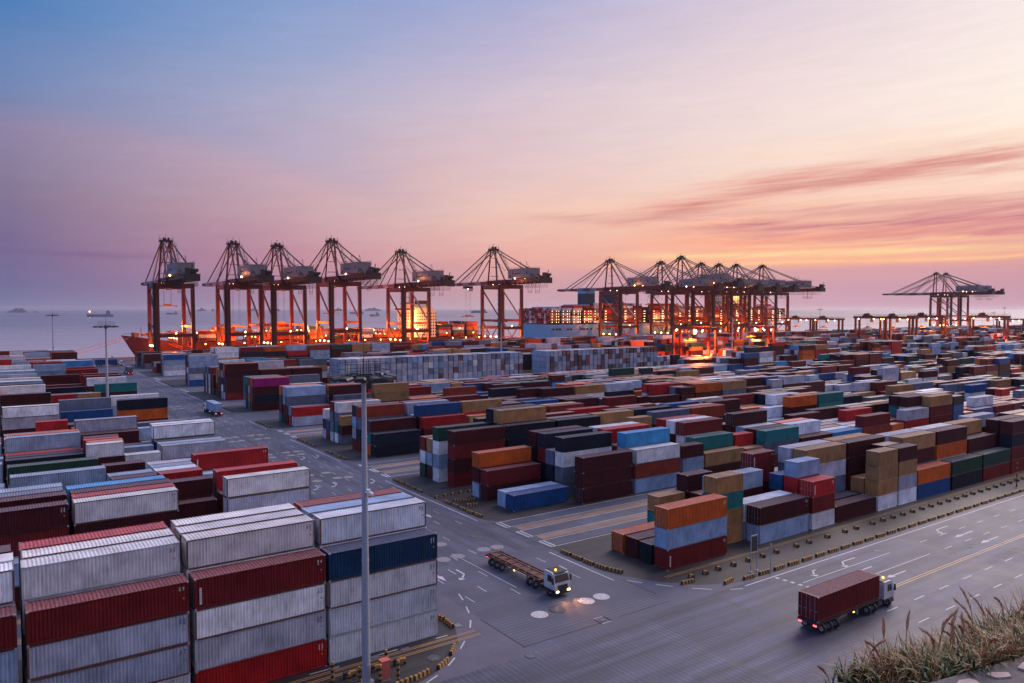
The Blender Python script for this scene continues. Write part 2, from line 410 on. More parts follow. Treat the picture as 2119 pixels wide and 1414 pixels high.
SPEC_R = {
 69.4: (10, (2, 4), '''0:0/4 DGO,3/4 GM,5/2 WDR,6/4 M,8/2 WYYY,9/2 WLYM,10/4 BO,12/4 NK,14/4 DK,16/4 DDNM,18/4 MRM
1:0/4 N,2/2 YYTY,3/4 LW,5/2 MDRG,6/4 N,8/2 MY,9/2 DSMM,10/4 DSMY,12/4 SLOM,14/4 DNM,16/4 RNMM
2:0/4 M,5/2 RMB,6/4 SSLY,8/4 MMMM,10/4 MDSL,12/4 DMSW,14/4 NDMY,16/4 DM
3:0/4 O,3/4 NMG,6/4 DMSL,8/4 MDSY,10/4 MN,12/4 SM,14/4 MR,16/4 NMML
4:3/2 MM,5/2 DMDD,6/4 NM,8/4 DM,10/4 SM
5:2/2 TY,3/2 DMM,5/2 MN,6/4 MN,8/4 DG'''),
 102.3: (12, (2, 4), '''0:2/4 MMM,4/4 GAW,6/2 DGM,7/4 MY,9/2 DY,10/4 MST
1:0/4 B,4/4 RWLC,7/4 SMT,9/2 DRR,10/4 MNM
2:0/4 G,2/4 SSWN,4/4 DMM,7/4 GMWD,9/2 MN,10/4 DSG
3:2/4 MNS,4/4 MDMR,7/4 DNMW,9/2 RM,10/4 MDMM
4:0/4 MD,2/4 NNDN,4/4 NDMW,7/4 DMMR,9/2 SM,10/4 GDM
5:0/4 GMO,2/4 DNNM,4/4 DMN,7/4 MMN'''),
 123.2: (6, (2, 4), '''1:0/4 DMDM,2/4 NNNN,4/4 MSNN
2:2/4 DMNNY,4/4 MNSN
3:0/4 WGWK,2/4 MSMNN,4/4 MDG,7/4 RDMN,10/4 DNMB
4:0/4 MGY,2/4 MSD,4/4 DMMD
5:0/4 KWD,2/4 DNGM,4/4 MM'''),
 162.4: (4, (2, 4), '''0:0/4 NN,2/4 MMR
1:0/4 OTM,2/4 DMMB,4/4 SMRY
2:2/4 MDG
3:0/4 DNSA,2/4 MDGL
4:0/4 DLGN,2/4 GMSM
5:2/4 MMD'''),
 182.8: (2, (2, 4), '''0:0/2 SMY,1/2 MDN
1:0/4 WTSW
2:0/4 LSSD
3:0/4 DB
4:0/4 GMW'''),
 219.9: (2, (2, 4), '''0:0/4 LR
1:0/4 RG
2:0/4 MDSG
3:0/4 MMGG
4:0/4 TDKO'''),
 260.6: (2, (2, 5), '''0:0/4 MNMP,2/4 DMM
1:0/4 DRRO
2:0/4 TYGA
3:0/4 NKNT
4:0/4 GSTT'''),
 298.1: (2, (2, 5), '''0:0/4 DMMMM,2/4 MMMM
1:0/4 LDNPO
2:0/4 GWNGN
3:0/4 MNMON,2/4 DMMGL
4:0/4 NDMY,1/2 DMY
5:0/4 DMYY'''),
 361.9: (2, (2, 5), '''0:0/4 BLSGG
1:0/4 GGLDG,2/4 MGGW
2:0/4 DRWM
3:0/4 MMNMM'''),
 424.3: (2, (2, 5), '''0:0/4 WLGB,2/4 GGGG
1:0/4 GLGG
2:0/4 MAMY
3:0/4 NMMM'''),
 445.2: (0, (2, 4), ''), 484.0: (0, (2, 4), ''), 505.0: (0, (2, 4), '')}
SPEC_R[318.5] = (0, (2, 4), ''); SPEC_R[382.4] = (2, (2, 4), '')
SPEC_L = {
 69.6: (6, (2, 3), '''0:0/4 WWWU,2/4 RLWD,4/4 LLLD,6/4 SYGD
1:0/4 LWLWW,2/4 SWLWW,4/4 MLSLW,6/4 MSGLW
2:0/4 GSLWG,2/4 LSLWW,4/4 MSLMW,6/4 MSLGW
3:0/4 SLWSA,2/4 LSWLW,4/4 DSMLR,6/4 SMDGM'''),
 103.2: (7, (3, 4), '''0:0/4 SW,3/4 MD,5/4 MG
1:0/4 LG,3/4 NDMW,5/4 SLDM
2:0/4 DWLW,3/4 MSDR,5/4 MSD
3:0/4 GRD,2/2 MMM,3/4 DLSM,5/4 SDMM
4:0/4 MLSR,2/2 SDMM,3/4 GDNC,5/4 MDLS
5:0/4 MG,2/2 MG,3/4 MDG,5/4 DMSG'''),
 121.4: (6, (2, 4), '''0:0/4 GN,2/2 MSRR,3/2 GMDM,4/4 MDS
1:0/4 MLM,2/2 DSGW,3/2 MSWG,4/4 RMN
2:0/4 SDG,2/2 NMSG,3/2 MD,4/4 MSNG
3:0/4 DSGR,2/2 GLDL,3/2 SLM,4/4 MLD
4:0/4 SLG,2/2 MLW,3/2 LDMM,4/4 NSM
5:0/4 ML,2/2 SG,3/2 DMG,4/4 SMLK'''),
 155.3: (6, (2, 4), '''0:0/4 GL,2/2 MLW,3/2 SDMW,4/4 NM
1:0/4 MSL,2/2 MD,3/2 DSAO,4/4 MDN
2:0/4 LDG,2/2 GN,3/2 MSDR,4/4 MSN
3:0/4 SMN,2/2 MLG,3/2 DGLM,4/4 SLR
4:0/4 SGTW,2/2 NLM,3/2 MS,4/4 DSLG
5:0/4 DGLW,2/2 MM,3/2 DR,4/4 MDLO'''),
 178.8: (6, (2, 4), '''0:0/4 NM,2/4 MD,4/4 GS
1:0/4 ML,2/4 DLM,4/4 MR
2:0/4 SMG,2/4 MMLL,4/4 SMW
3:0/4 LN,2/4 MDM,4/4 DGM
4:0/4 DM,2/4 SMD,4/4 GMG
5:0/4 MGS,2/4 MNR,4/2 MSDR,5/2 DM'''),
 219.5: (6, (2, 4), '''0:0/4 MDON,2/4 LM,4/4 DMLW
1:0/4 SG,2/4 MS,4/4 NDM
2:0/4 ML,2/4 GMB,4/4 MLR
3:0/4 DG,2/4 DLSS,4/4 GM
4:0/4 MLGW,2/4 MB,4/4 SM'''),
 239.6: (6, (2, 4), '''3:0/4 SM,2/2 GW,3/2 MWW,4/4 MG
4:0/4 MG,2/2 DSMY,3/2 LMDR,4/4 MNMM
5:0/4 ML,2/4 SMM,4/4 MLG'''),
 270.5: (4, (2, 4), '''0:0/4 SLMT,2/4 MGT
1:0/4 MDM,2/4 SMT'''),
 295.5: (4, (2, 4), '''0:0/4 MSMW,2/4 DMN
4:0/4 MSDD,2/4 MMD'''),
 316.5: (4, (2, 4), '''0:0/4 GMDD,2/4 SDMM'''), 345.5: (4, (2, 4), '''0:0/4 MDD,2/4 MLM,4/4 DMDG'''),
 376.0: (0, (2, 4), '''1:2/4 MLSG'''), 397.0: (0, (2, 4), ''), 428.0: (0, (2, 4), ''), 449.0: (0, (2, 4), ''), 480.0: (0, (2, 4), ''), 501.0: (0, (2, 4), '')}
H40, H20 = 2.76, 2.56
CONT = []
CLEAR = YARD_CRANES[:8]      # the yard cranes stand over open lanes and lower stacks


def put(side, blk, row, slot, ln, code, rnd, v0, rot=False, ux=None):
    L = 12.05 if ln == 4 else 6.02
    h = H40 if ln == 4 else H20
    if 180 < v0 < 200: h *= 0.95
    if side == 'R': x = 73.45 + 6.5 * slot + (L / 2)
    else: x = 38.65 - 6.27 * slot - (L / 2)
    y = v0 + ROWP * row + 1.22
    if ux is not None: x = ux
    px, py, fc = w2p(x, y, 3)
    if fc < 20 or px < -700 - 9000 / fc or px > 2300 + 9000 / fc: return
    jx, jy = rnd.uniform(-.16, .16), rnd.uniform(-.05, .05)
    if 255 < v0 < 265 and 98 < x < 330: code = code[:2]          # low rows before the end-on walls
    if 312 < v0 < 325 and side == 'R' and x < 330: code = code[:4]
    for a, b0 in CLEAR:
        d_ = math.hypot(a, b0); t_ = ((a - x) * a + (b0 - y) * b0) / d_; l_ = abs((a - x) * b0 - (b0 - y) * a) / d_
        if abs(x - a) < 11 and abs(y - b0 + 15.5) < 5 or abs(x - a) < 11 and abs(y - b0 - 15.5) < 4: return
        if l_ < 26 and 12 < t_ < 60: code = code[:1 if t_ < 34 else 2]
        elif l_ < 24 and 60 <= t_ < 100: code = code[:3]
    for k, c in enumerate(code):
        CONT.append(dict(side=side, blk=blk, row=row, slot=slot, ln=ln, lv=k, code=c, n=len(code), x=x + jx + rnd.uniform(-.03, .03), y=y + jy + rnd.uniform(-.02, .02), z=k * (h + 0.015) + 0.012, L=L, H=h, rot=rot, f=fc))


def fill_yard():
    rnd = random.Random(11)
    for side, spec in (('R', SPEC_R), ('L', SPEC_L)):
        for bi, v0 in enumerate(sorted(spec)):
            f0, (h0, h1), txt = spec[v0]
            given = {}
            for line in txt.strip().splitlines():
                r_, rest = line.split(':'); taken = given.setdefault(int(r_), [])
                for it in rest.split(','):
                    sl, code = it.strip().split(' '); s_, l_ = sl.split('/'); s_, l_ = int(s_), int(l_)
                    put(side, bi, int(r_), s_, l_, code, rnd, v0)
                    taken.append((s_, s_ + l_ // 2))
            nslot = int((v0 * 2.75 + 60 - 73) / 6.5) + 2 if side == 'R' else 13 + int(v0 / 20)
            near = v0 < 110
            hcol = {}
            for row in range(6):
                s = f0
                while s < nslot:
                    tk = [b for a, b in given.get(row, []) if a <= s < b]
                    if tk: s = max(tk); continue
                    nxt = min([a for a, b in given.get(row, []) if a > s] + [nslot])
                    ln = 4 if (rnd.random() < 0.84 and nxt - s >= 2) else 2
                    base = hcol.get(s // 4)
                    if base is None: base = hcol[s // 4] = rnd.uniform(h0 - 0.4, h1 + 0.35)
                    n = int(round(base + rnd.uniform(-1.2, 1.0))); n = max(0 if rnd.random() < 0.3 else 1, min(h1, n))
                    if rnd.random() < 0.05: n = max(0, n - 2)
                    if near and row < 4: n = max(2, min(n, 4))
                    if near and row >= 4: n = min(n, 3)
                    if side == 'R' and 292 < v0 < 312 and ((s >= 6 and s < 23) or (s >= 23 and s < 40)): s += ln // 2; continue   # end-on walls stand here
                    pal = FREQ if side == 'R' else FREQ_L
                    code = ''; last = rnd.choice(pal)
                    for _ in range(n):
                        if rnd.random() < 0.62: last = rnd.choice(pal)
                        code += last
                    if side == 'R' and s > 18 and row == 0 and v0 < 80: pass
                    put(side, bi, row, s, ln, code, rnd, v0)
                    s += ln // 2
    # two long walls of containers standing end-on to the lane
    for u0, u1, pal in ((119.5, 214, 'LLLWSGGLGGLSDGL'), (228, 316, 'LGSLGDDMMNGSLLG')):
        n = int((u1 - u0) / 2.62)
        for i in range(n):
            code = ''.join(rnd.choice(pal) if i else 'G' for _ in range(5))
            put('R', 90, 0, i, 4, code, rnd, 304.9 - 1.22, True, u0 + 1.22 + i * 2.62)
    # deck cargo of the two ships is added where the ships are built


fill_yard()


def corr(x0, x1, pitch=0.278):
    """trapezoid corrugation profile: list of (x, depth 0..1)"""
    n = max(1, int(round((x1 - x0) / pitch))); p = (x1 - x0) / n; out = [(x0, 0.0)]
    for i in range(n):
        b = x0 + i * p
        out += [(b + .13 * p, 0), (b + .37 * p, 1), (b + .63 * p, 1), (b + .87 * p, 0)]
    out.append((x1, 0.0)); return out


def cont_body(mb, L, H, W=2.438):
    hl, hw = L / 2, W / 2; z0, z1 = 0.16, H - 0.11
    pr = corr(-hl + 0.15, hl - 0.15)
    for s in (-1, 1):
        for (a, da), (b, db) in zip(pr, pr[1:]):
            ya, yb = s * (hw - 0.014 - 0.075 * da), s * (hw - 0.014 - 0.075 * db)
            mb.quad([(a, ya, z0), (b, yb, z0), (b, yb, z1), (a, ya, z1)])
    pr = corr(-hl + 0.28, hl - 0.28, 0.30)
    zr = H - 0.025
    for (a, da), (b, db) in zip(pr, pr[1:]):
        za, zb = zr - 0.045 * da, zr - 0.045 * db
        mb.quad([(a, -hw + .05, za), (b, -hw + .05, zb), (b, hw - .05, zb), (a, hw - .05, za)])
    for a, b in ((-hl + .02, -hl + .28), (hl - .28, hl - .02)): mb.quad([(a, -hw + .05, zr), (b, -hw + .05, zr), (b, hw - .05, zr), (a, hw - .05, zr)])
    mb.quad([(-hl + .1, -hw + .05, .13), (hl - .1, -hw + .05, .13), (hl - .1, hw - .05, .13), (-hl + .1, hw - .05, .13)])
    pr = corr(-hw + 0.14, hw - 0.14, 0.25)
    for (a, da), (b, db) in zip(pr, pr[1:]):        # front wall, at -x
        xa, xb = -hl + 0.03 + 0.04 * da, -hl + 0.03 + 0.04 * db
        mb.quad([(xa, a, z0), (xb, b, z0), (xb, b, z1), (xa, a, z1)])


def cont_frame(mb, L, H, W=2.438, m=0, mc=0):
    hl, hw = L / 2, W / 2
    for s in (-1, 1):
        mb.box(-hl + .15, hl - .15, s * hw - (.06 if s > 0 else 0), s * hw + (0 if s > 0 else .06), .03, .17, m)
        mb.box(-hl + .15, hl - .15, s * hw - (.05 if s > 0 else 0), s * hw + (0 if s > 0 else .05), H - .115, H - .012, m)
        for t in (-1, 1):
            x0, x1 = (t * hl - .15, t * hl) if t > 0 else (-hl, -hl + .15)
            y0, y1 = (hw - .13, hw) if s > 0 else (-hw, -hw + .13)
            mb.box(x0, x1, y0, y1, .118, H - .118, m)
            for za, zb in ((0, .118), (H - .118, H)):
                mb.box(x0 - (.003 if t < 0 else .03), x1 + (.03 if t < 0 else .003), y0 - (.003 if s < 0 else .03), y1 + (.03 if s < 0 else .003), za, zb, mc)
    for t in (-1, 1):
        x0, x1 = (t * hl - .09, t * hl) if t > 0 else (-hl, -hl + .09)
        mb.box(x0, x1, -hw + .13, hw - .13, .03, .16, m); mb.box(x0, x1, -hw + .13, hw - .13, H - .112, H - .014, m)


def cont_door(mb, H, side, L, W=2.438):
    hl, hw = L / 2, W / 2
    y0, y1 = (-hw + .14, -.01) if side < 0 else (.01, hw - .14)
    x1 = hl - .02
    mb.box(x1 - .05, x1, y0, y1, .17, H - .12)
    n = 5
    for i in range(n):
        a = .26 + i * (H - .5) / n; mb.box(x1, x1 + .012, y0 + .06, y1 - .06, a, a + (H - .5) / n - .09)


def cont_rods(mb, H, side, L, k):
    hl = L / 2; y = side * (.22 if k == 0 else .80); x = hl + .012
    mb.tube((x, y, .08), (x, y, H - .05), .022, n=6)
    for z in (.2, H * .35, H * .65, H - .2): mb.cbox((x, y, z), (.05, .09, .06))
    mb.cbox((x + .02, y + side * .16, H * .42), (.03, .34, .05))


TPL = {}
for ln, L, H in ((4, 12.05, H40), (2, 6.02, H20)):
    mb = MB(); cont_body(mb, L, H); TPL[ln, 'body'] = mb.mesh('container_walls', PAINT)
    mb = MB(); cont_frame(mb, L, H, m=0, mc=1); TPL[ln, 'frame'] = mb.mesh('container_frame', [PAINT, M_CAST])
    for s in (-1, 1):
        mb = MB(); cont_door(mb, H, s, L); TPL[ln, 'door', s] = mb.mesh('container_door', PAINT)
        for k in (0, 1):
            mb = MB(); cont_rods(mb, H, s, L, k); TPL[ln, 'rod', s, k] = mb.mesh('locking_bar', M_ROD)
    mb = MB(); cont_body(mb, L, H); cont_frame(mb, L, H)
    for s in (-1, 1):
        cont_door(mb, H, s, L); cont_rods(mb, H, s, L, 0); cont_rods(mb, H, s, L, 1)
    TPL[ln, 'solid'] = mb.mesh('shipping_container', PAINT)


# ---- how many pixels of the picture each container shows (boxes drawn into a small depth buffer)
def visible_pixels(cs, W=1024, Hh=683):
    k = 2119 / W
    gx, gy = np.meshgrid((np.arange(W) + .5) * k, (np.arange(Hh) + .5) * k)
    x, y = (gx - CX) / F_PX, (gy - CY) / F_PX
    f = math.cos(PITCH) - math.sin(PITCH) * y; dz_ = -(math.sin(PITCH) + math.cos(PITCH) * y)
    du = x * math.cos(YAW) + f * math.sin(YAW); dv = -x * math.sin(YAW) + f * math.cos(YAW)
    zb = np.full((Hh, W), 1e9); ib = np.full((Hh, W), -1, int)
    for i, c in enumerate(cs):
        a, b = (c['L'] / 2, 1.219) if not c['rot'] else (1.219, c['L'] / 2)
        x0, x1, y0, y1, z0, z1 = c['x'] - a, c['x'] + a, c['y'] - b, c['y'] + b, c['z'], c['z'] + c['H']
        faces = [([(x0, y0, z1), (x1, y0, z1), (x1, y1, z1), (x0, y1, z1)], 2, z1 - CAMH), ([(x0, y0, z0), (x1, y0, z0), (x1, y0, z1), (x0, y0, z1)], 1, y0)]
        faces.append(([(x0, y0, z0), (x0, y1, z0), (x0, y1, z1), (x0, y0, z1)], 0, x0) if x0 > 0 else ([(x1, y0, z0), (x1, y1, z0), (x1, y1, z1), (x1, y0, z1)], 0, x1))
        for pts, ax, val in faces:
            pp = [w2p(*p) for p in pts]
            if min(p[2] for p in pp) < 1: continue
            q = [(p[0] / k, p[1] / k) for p in pp]
            xa, xb = int(max(0, min(p[0] for p in q))), int(min(W, max(p[0] for p in q) + 1)); ya, yb = int(max(0, min(p[1] for p in q))), int(min(Hh, max(p[1] for p in q) + 1))
            if xa >= xb or ya >= yb: continue
            X, Y = np.meshgrid(np.arange(xa, xb) + .5, np.arange(ya, yb) + .5)
            ar = sum(q[j][0] * q[(j + 1) % 4][1] - q[(j + 1) % 4][0] * q[j][1] for j in range(4)); sg = 1 if ar > 0 else -1
            m = np.ones(X.shape, bool)
            for j in range(4):
                (ax_, ay_), (bx_, by_) = q[j], q[(j + 1) % 4]
                m &= sg * ((bx_ - ax_) * (Y - ay_) - (by_ - ay_) * (X - ax_)) >= 0
            d = (dz_, dv, du)[2 - ax] if False else (du if ax == 0 else dv if ax == 1 else dz_)
            t = val / d[ya:yb, xa:xb]
            m &= (t > 0) & (t < zb[ya:yb, xa:xb])
            zb[ya:yb, xa:xb][m] = t[m]; ib[ya:yb, xa:xb][m] = i
    return np.bincount(ib[ib >= 0], minlength=len(cs))


NEAR = [i for i, c in enumerate(CONT) if c['f'] < 430]
_vis = visible_pixels([CONT[i] for i in NEAR])
for j, i in enumerate(NEAR): CONT[i]['px'] = int(_vis[j])
N_CONT = 295          # with the loads on the trucks the kind stays at 300
ranked = sorted((i for i in NEAR if CONT[i]['px'] > 12), key=lambda i: -CONT[i]['px'])
CHOSEN = ranked[:N_CONT]


def rustv(c, rnd): return max(0.0, min(1.0, RUST[c] * rnd.uniform(0.4, 1.7)))


def tint(c, rnd, k=1.0):
    r_, g_, b_ = PAL[c]; q = rnd.uniform(0.82, 1.18) * k; h = rnd.uniform(-.06, .06)
    return (r_ * q * (1 + h), g_ * q, b_ * q * (1 - h))


BLKN = {'R': ['near right block', 'second right block', 'third right block', 'fourth right block', 'fifth right block', 'sixth right block', 'seventh right block',
              'eighth right block', 'ninth right block', 'tenth right block', 'eleventh right block'],
        'L': ['near left block', 'second left block', 'third left block', 'fourth left block', 'fifth left block', 'sixth left block', 'seventh left block', 'eighth left block',
              'ninth left block', 'tenth left block', 'eleventh left block', 'twelfth left block']}
LVL = ['on the ground', 'second up', 'third up', 'fourth up', 'fifth up']


def label_containers():
    """look first (colour and what it stands on or under), then place in its block"""
    key = {(c['side'], c['blk'], c['row'], c['slot'], c['lv']): c for c in CONT}
    vis = [CONT[i] for i in ranked]
    def cands(c):
        size = 'long' if c['ln'] == 4 else 'short'; blk = 'end-on wall' if c['blk'] == 90 else BLKN[c['side']][min(c['blk'], 10)]
        w = WORD[c['code']]; out = []
        bel = key.get((c['side'], c['blk'], c['row'], c['slot'], c['lv'] - 1)); ab = key.get((c['side'], c['blk'], c['row'], c['slot'], c['lv'] + 1))
        bw = WORD[bel['code']] if bel else None; aw = WORD[ab['code']] if ab else None
        if c['blk'] == 90:
            out.append('%s end of container, %s, %d%s from the left in %s' % (w, LVL[c['lv']], c['slot'] + 1, 'th', blk)); return out
        if c['blk'] < 3:
            out.append('%s %s container in the %s' % (w, size, blk))
            if not ab and bw and bel.get('px', 0) > 12: out.append('%s %s container on top of a %s one, %s' % (w, size, bw, blk))
            if ab and not bel: out.append('%s %s container on the ground under %s one, %s' % (w, size, aw, blk))
            if ab and bel and bel.get('px', 0) > 12: out.append('%s %s container between %s above and %s below, %s' % (w, size, aw, bw, blk))
        near = 'from the road'
        pos = NTH[min(c['slot'] if c['ln'] == 2 else (c['slot'] + 1) // 2, 12)]
        row = ORD[c['row']] + ' row'
        top = 'top' if not ab else LVL[c['lv']].replace('on the ground', 'lowest')
        cell = ('stack nearest the road' if c['slot'] == 0 else pos + ' stack ' + near)
        out.append('%s %s container, %s, %s, %s, %s' % (w, size, top, cell, row, blk))
        out.append('%s %s container, %s, bay %d, %s, %s' % (w, size, top, c['slot'] + 1, row, blk))
        return out
    allc = {}
    for c in vis:
        c['cand'] = cands(c)
        for s in set(c['cand']): allc[s] = allc.get(s, 0) + 1
    used = set()
    for c in vis:
        lab = next((s for s in c['cand'] if allc[s] == 1 and s not in used and len(s.split()) < 17), None)
        if lab is None: lab = c['cand'][-1]
        c['label'] = lab; used.add(lab)


label_containers()
GROUP_C = 'shipping containers stacked in the yard'
LIN_M = steel('stencil_white', (0.62, 0.62, 0.6), 0.6, 0.15, 5); LIN_K = steel('stencil_black', (0.03, 0.03, 0.035), 0.6, 0.2, 5); LIN_O = steel('stencil_orange', (0.55, 0.2, 0.03), 0.6, 0.2, 5)


def stencil(dark, big, L, H, rnd, parent, turn):
    """small stencilled codes near the right end of the long side; worn strips, too small to read in the photo"""
    y = -1.219 - .004; x = L / 2 - .75; m = LIN_K if dark else LIN_M; out = []
    for col in range(2):
        mb = MB(); z = H - .42
        for i in range(rnd.randint(4, 7)):
            w = rnd.uniform(.08, .18); mb.box(x - w / 2 + col * .3, x + w / 2 + col * .3, y, y + .012, z - .04, z); z -= rnd.uniform(.06, .11)
        out.append(mb.obj('lettering', m, parent))
    mb = MB(); mb.box(x + .22, x + .37, y, y + .012, H * .46, H * .46 + .15); out.append(mb.obj('sticker', LIN_O, parent))
    if big:
        mb = MB()
        for i in range(9): mb.box(-L / 2 + .42, -L / 2 + .62, y, y + .012, H * .16 + i * .17, H * .16 + i * .17 + .12)
        out.append(mb.obj('lettering', m, parent))
    for o in out: o.rotation_euler = (0, 0, turn)


def build_container(c, rnd, mesh_kind):
    ln = c['ln']; col = tint(c['code'], rnd); rust = rustv(c['code'], rnd)
    if c['code'] == 'W' and c['side'] == 'L' and c['f'] < 130: rust = min(1, rust + .15)
    flip = rnd.random() < 0.5
    rz = (math.pi / 2 if c['rot'] else 0)
    if mesh_kind == 'parts':
        o = bpy.data.objects.new('shipping_container', TPL[ln, 'body'])
        fr = bpy.data.objects.new('frame', TPL[ln, 'frame']); kids = [fr]
        fr.color = (.15, .075, .06, 1) if (c['code'] in 'WL' and rnd.random() < .7) else (*[x * .7 for x in col], min(1, rust + .3))
        for s in (-1, 1):
            d = bpy.data.objects.new('door', TPL[ln, 'door', s]); kids.append(d); d.color = (*[x * .95 for x in col], rust)
            for k in (0, 1):
                r_ = bpy.data.objects.new('locking_bar', TPL[ln, 'rod', s, k]); r_.parent = d; COL.objects.link(r_)
        for q in kids: COL.objects.link(q); q.parent = o
        if c['px'] > 1300 or (c['code'] in 'TDRK' and c['ln'] == 2):
            stencil(c['code'] in 'WLGY', c['code'] in 'TRD' and rnd.random() < .6, c['L'], c['H'], rnd, o, math.pi if flip else 0)
    else:
        o = bpy.data.objects.new('shipping_container', TPL[ln, 'solid'])
    COL.objects.link(o)
    o.color = (*col, rust)
    o.location = (c['x'], c['y'], c['z']); o.rotation_euler = (0, 0, rz + (math.pi if flip else 0))
    hs = c['H'] / (H40 if ln == 4 else H20)
    if abs(hs - 1) > 1e-3: o.scale = (1, 1, hs)
    return o


_r = random.Random(5)
for n_, i in enumerate(CHOSEN):
    c = CONT[i]
    o = build_container(c, _r, 'parts' if (c['px'] > 520 and not c['rot']) else 'solid')
    tag(o, c['label'], 'container', GROUP_C)
CSET = set(CHOSEN)
EXTRA = []            # deck cargo boxes and dark sheets for shaded cells: (x0,x1,y0,y1,z0,z1,code)


def build_far():
    rnd = random.Random(9); V = []; Fc = []; C_ = []
    def bx(x0, x1, y0, y1, z0, z1, col, top=True):
        b = len(V)
        V.extend([(x0, y0, z0), (x1, y0, z0), (x1, y1, z0), (x0, y1, z0), (x0, y0, z1), (x1, y0, z1), (x1, y1, z1), (x0, y1, z1)])
        for q in ((4, 5, 6, 7), (0, 1, 5, 4), (1, 2, 6, 5), (2, 3, 7, 6), (3, 0, 4, 7)): Fc.append(tuple(b + i for i in q)); C_.append(col)
    for i, c in enumerate(CONT):
        if i in CSET: continue
        a, b = (c['L'] / 2, 1.219) if not c['rot'] else (1.219, c['L'] / 2)
        col = (*tint(c['code'], rnd), rustv(c['code'], rnd) * .8); dk = (*[v * .55 for v in col[:3]], 0.5)
        x, y, z, H = c['x'], c['y'], c['z'], c['H']
        if c['f'] < 620:
            s = .035
            bx(x - a + s, x + a - s, y - b + s, y + b - s, z, z + H - .03, col)
            for sx in (-1, 1):
                for sy in (-1, 1): bx(x + sx * (a - .07) - .07, x + sx * (a - .07) + .07, y + sy * (b - .065) - .065, y + sy * (b - .065) + .065, z, z + H, dk)
            for zz in (z, z + H - .14):
                bx(x - a + .14, x + a - .14, y - b, y - b + .06, zz, zz + .14, dk if zz == z else col); bx(x - a, x - a + .06, y - b + .13, y + b - .13, zz, zz + .14, dk)
            if c['rot']:
                for yy in (-1,):
                    for k in (-.75, -.28, .28, .75): bx(x + k - .03, x + k + .03, y - b - .03, y - b + .03, z + .1, z + H - .08, (.45, .45, .46, 0))
                    if rnd.random() < .28:
                        for k in (-.5, .1): bx(x + k, x + k + .34, y - b - .02, y - b + .02, z + H * .5, z + H * .5 + .34, (.62, .62, .64, 0))
        else: bx(x - a, x + a, y - b, y + b, z, z + H - .02, col)
    for e in EXTRA:
        col = (*tint(e[6], rnd), rustv(e[6], rnd) * .7); bx(*e[:6], col)
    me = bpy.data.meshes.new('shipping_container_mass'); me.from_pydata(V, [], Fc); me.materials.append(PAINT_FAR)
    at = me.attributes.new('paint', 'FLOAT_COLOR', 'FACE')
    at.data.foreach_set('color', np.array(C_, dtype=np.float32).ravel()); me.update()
    o = bpy.data.objects.new('shipping_containers', me); COL.objects.link(o)
    tag(o, 'distant mass of stacked containers in many colours filling the far yard and ship decks', 'containers', kind='stuff')
    return o
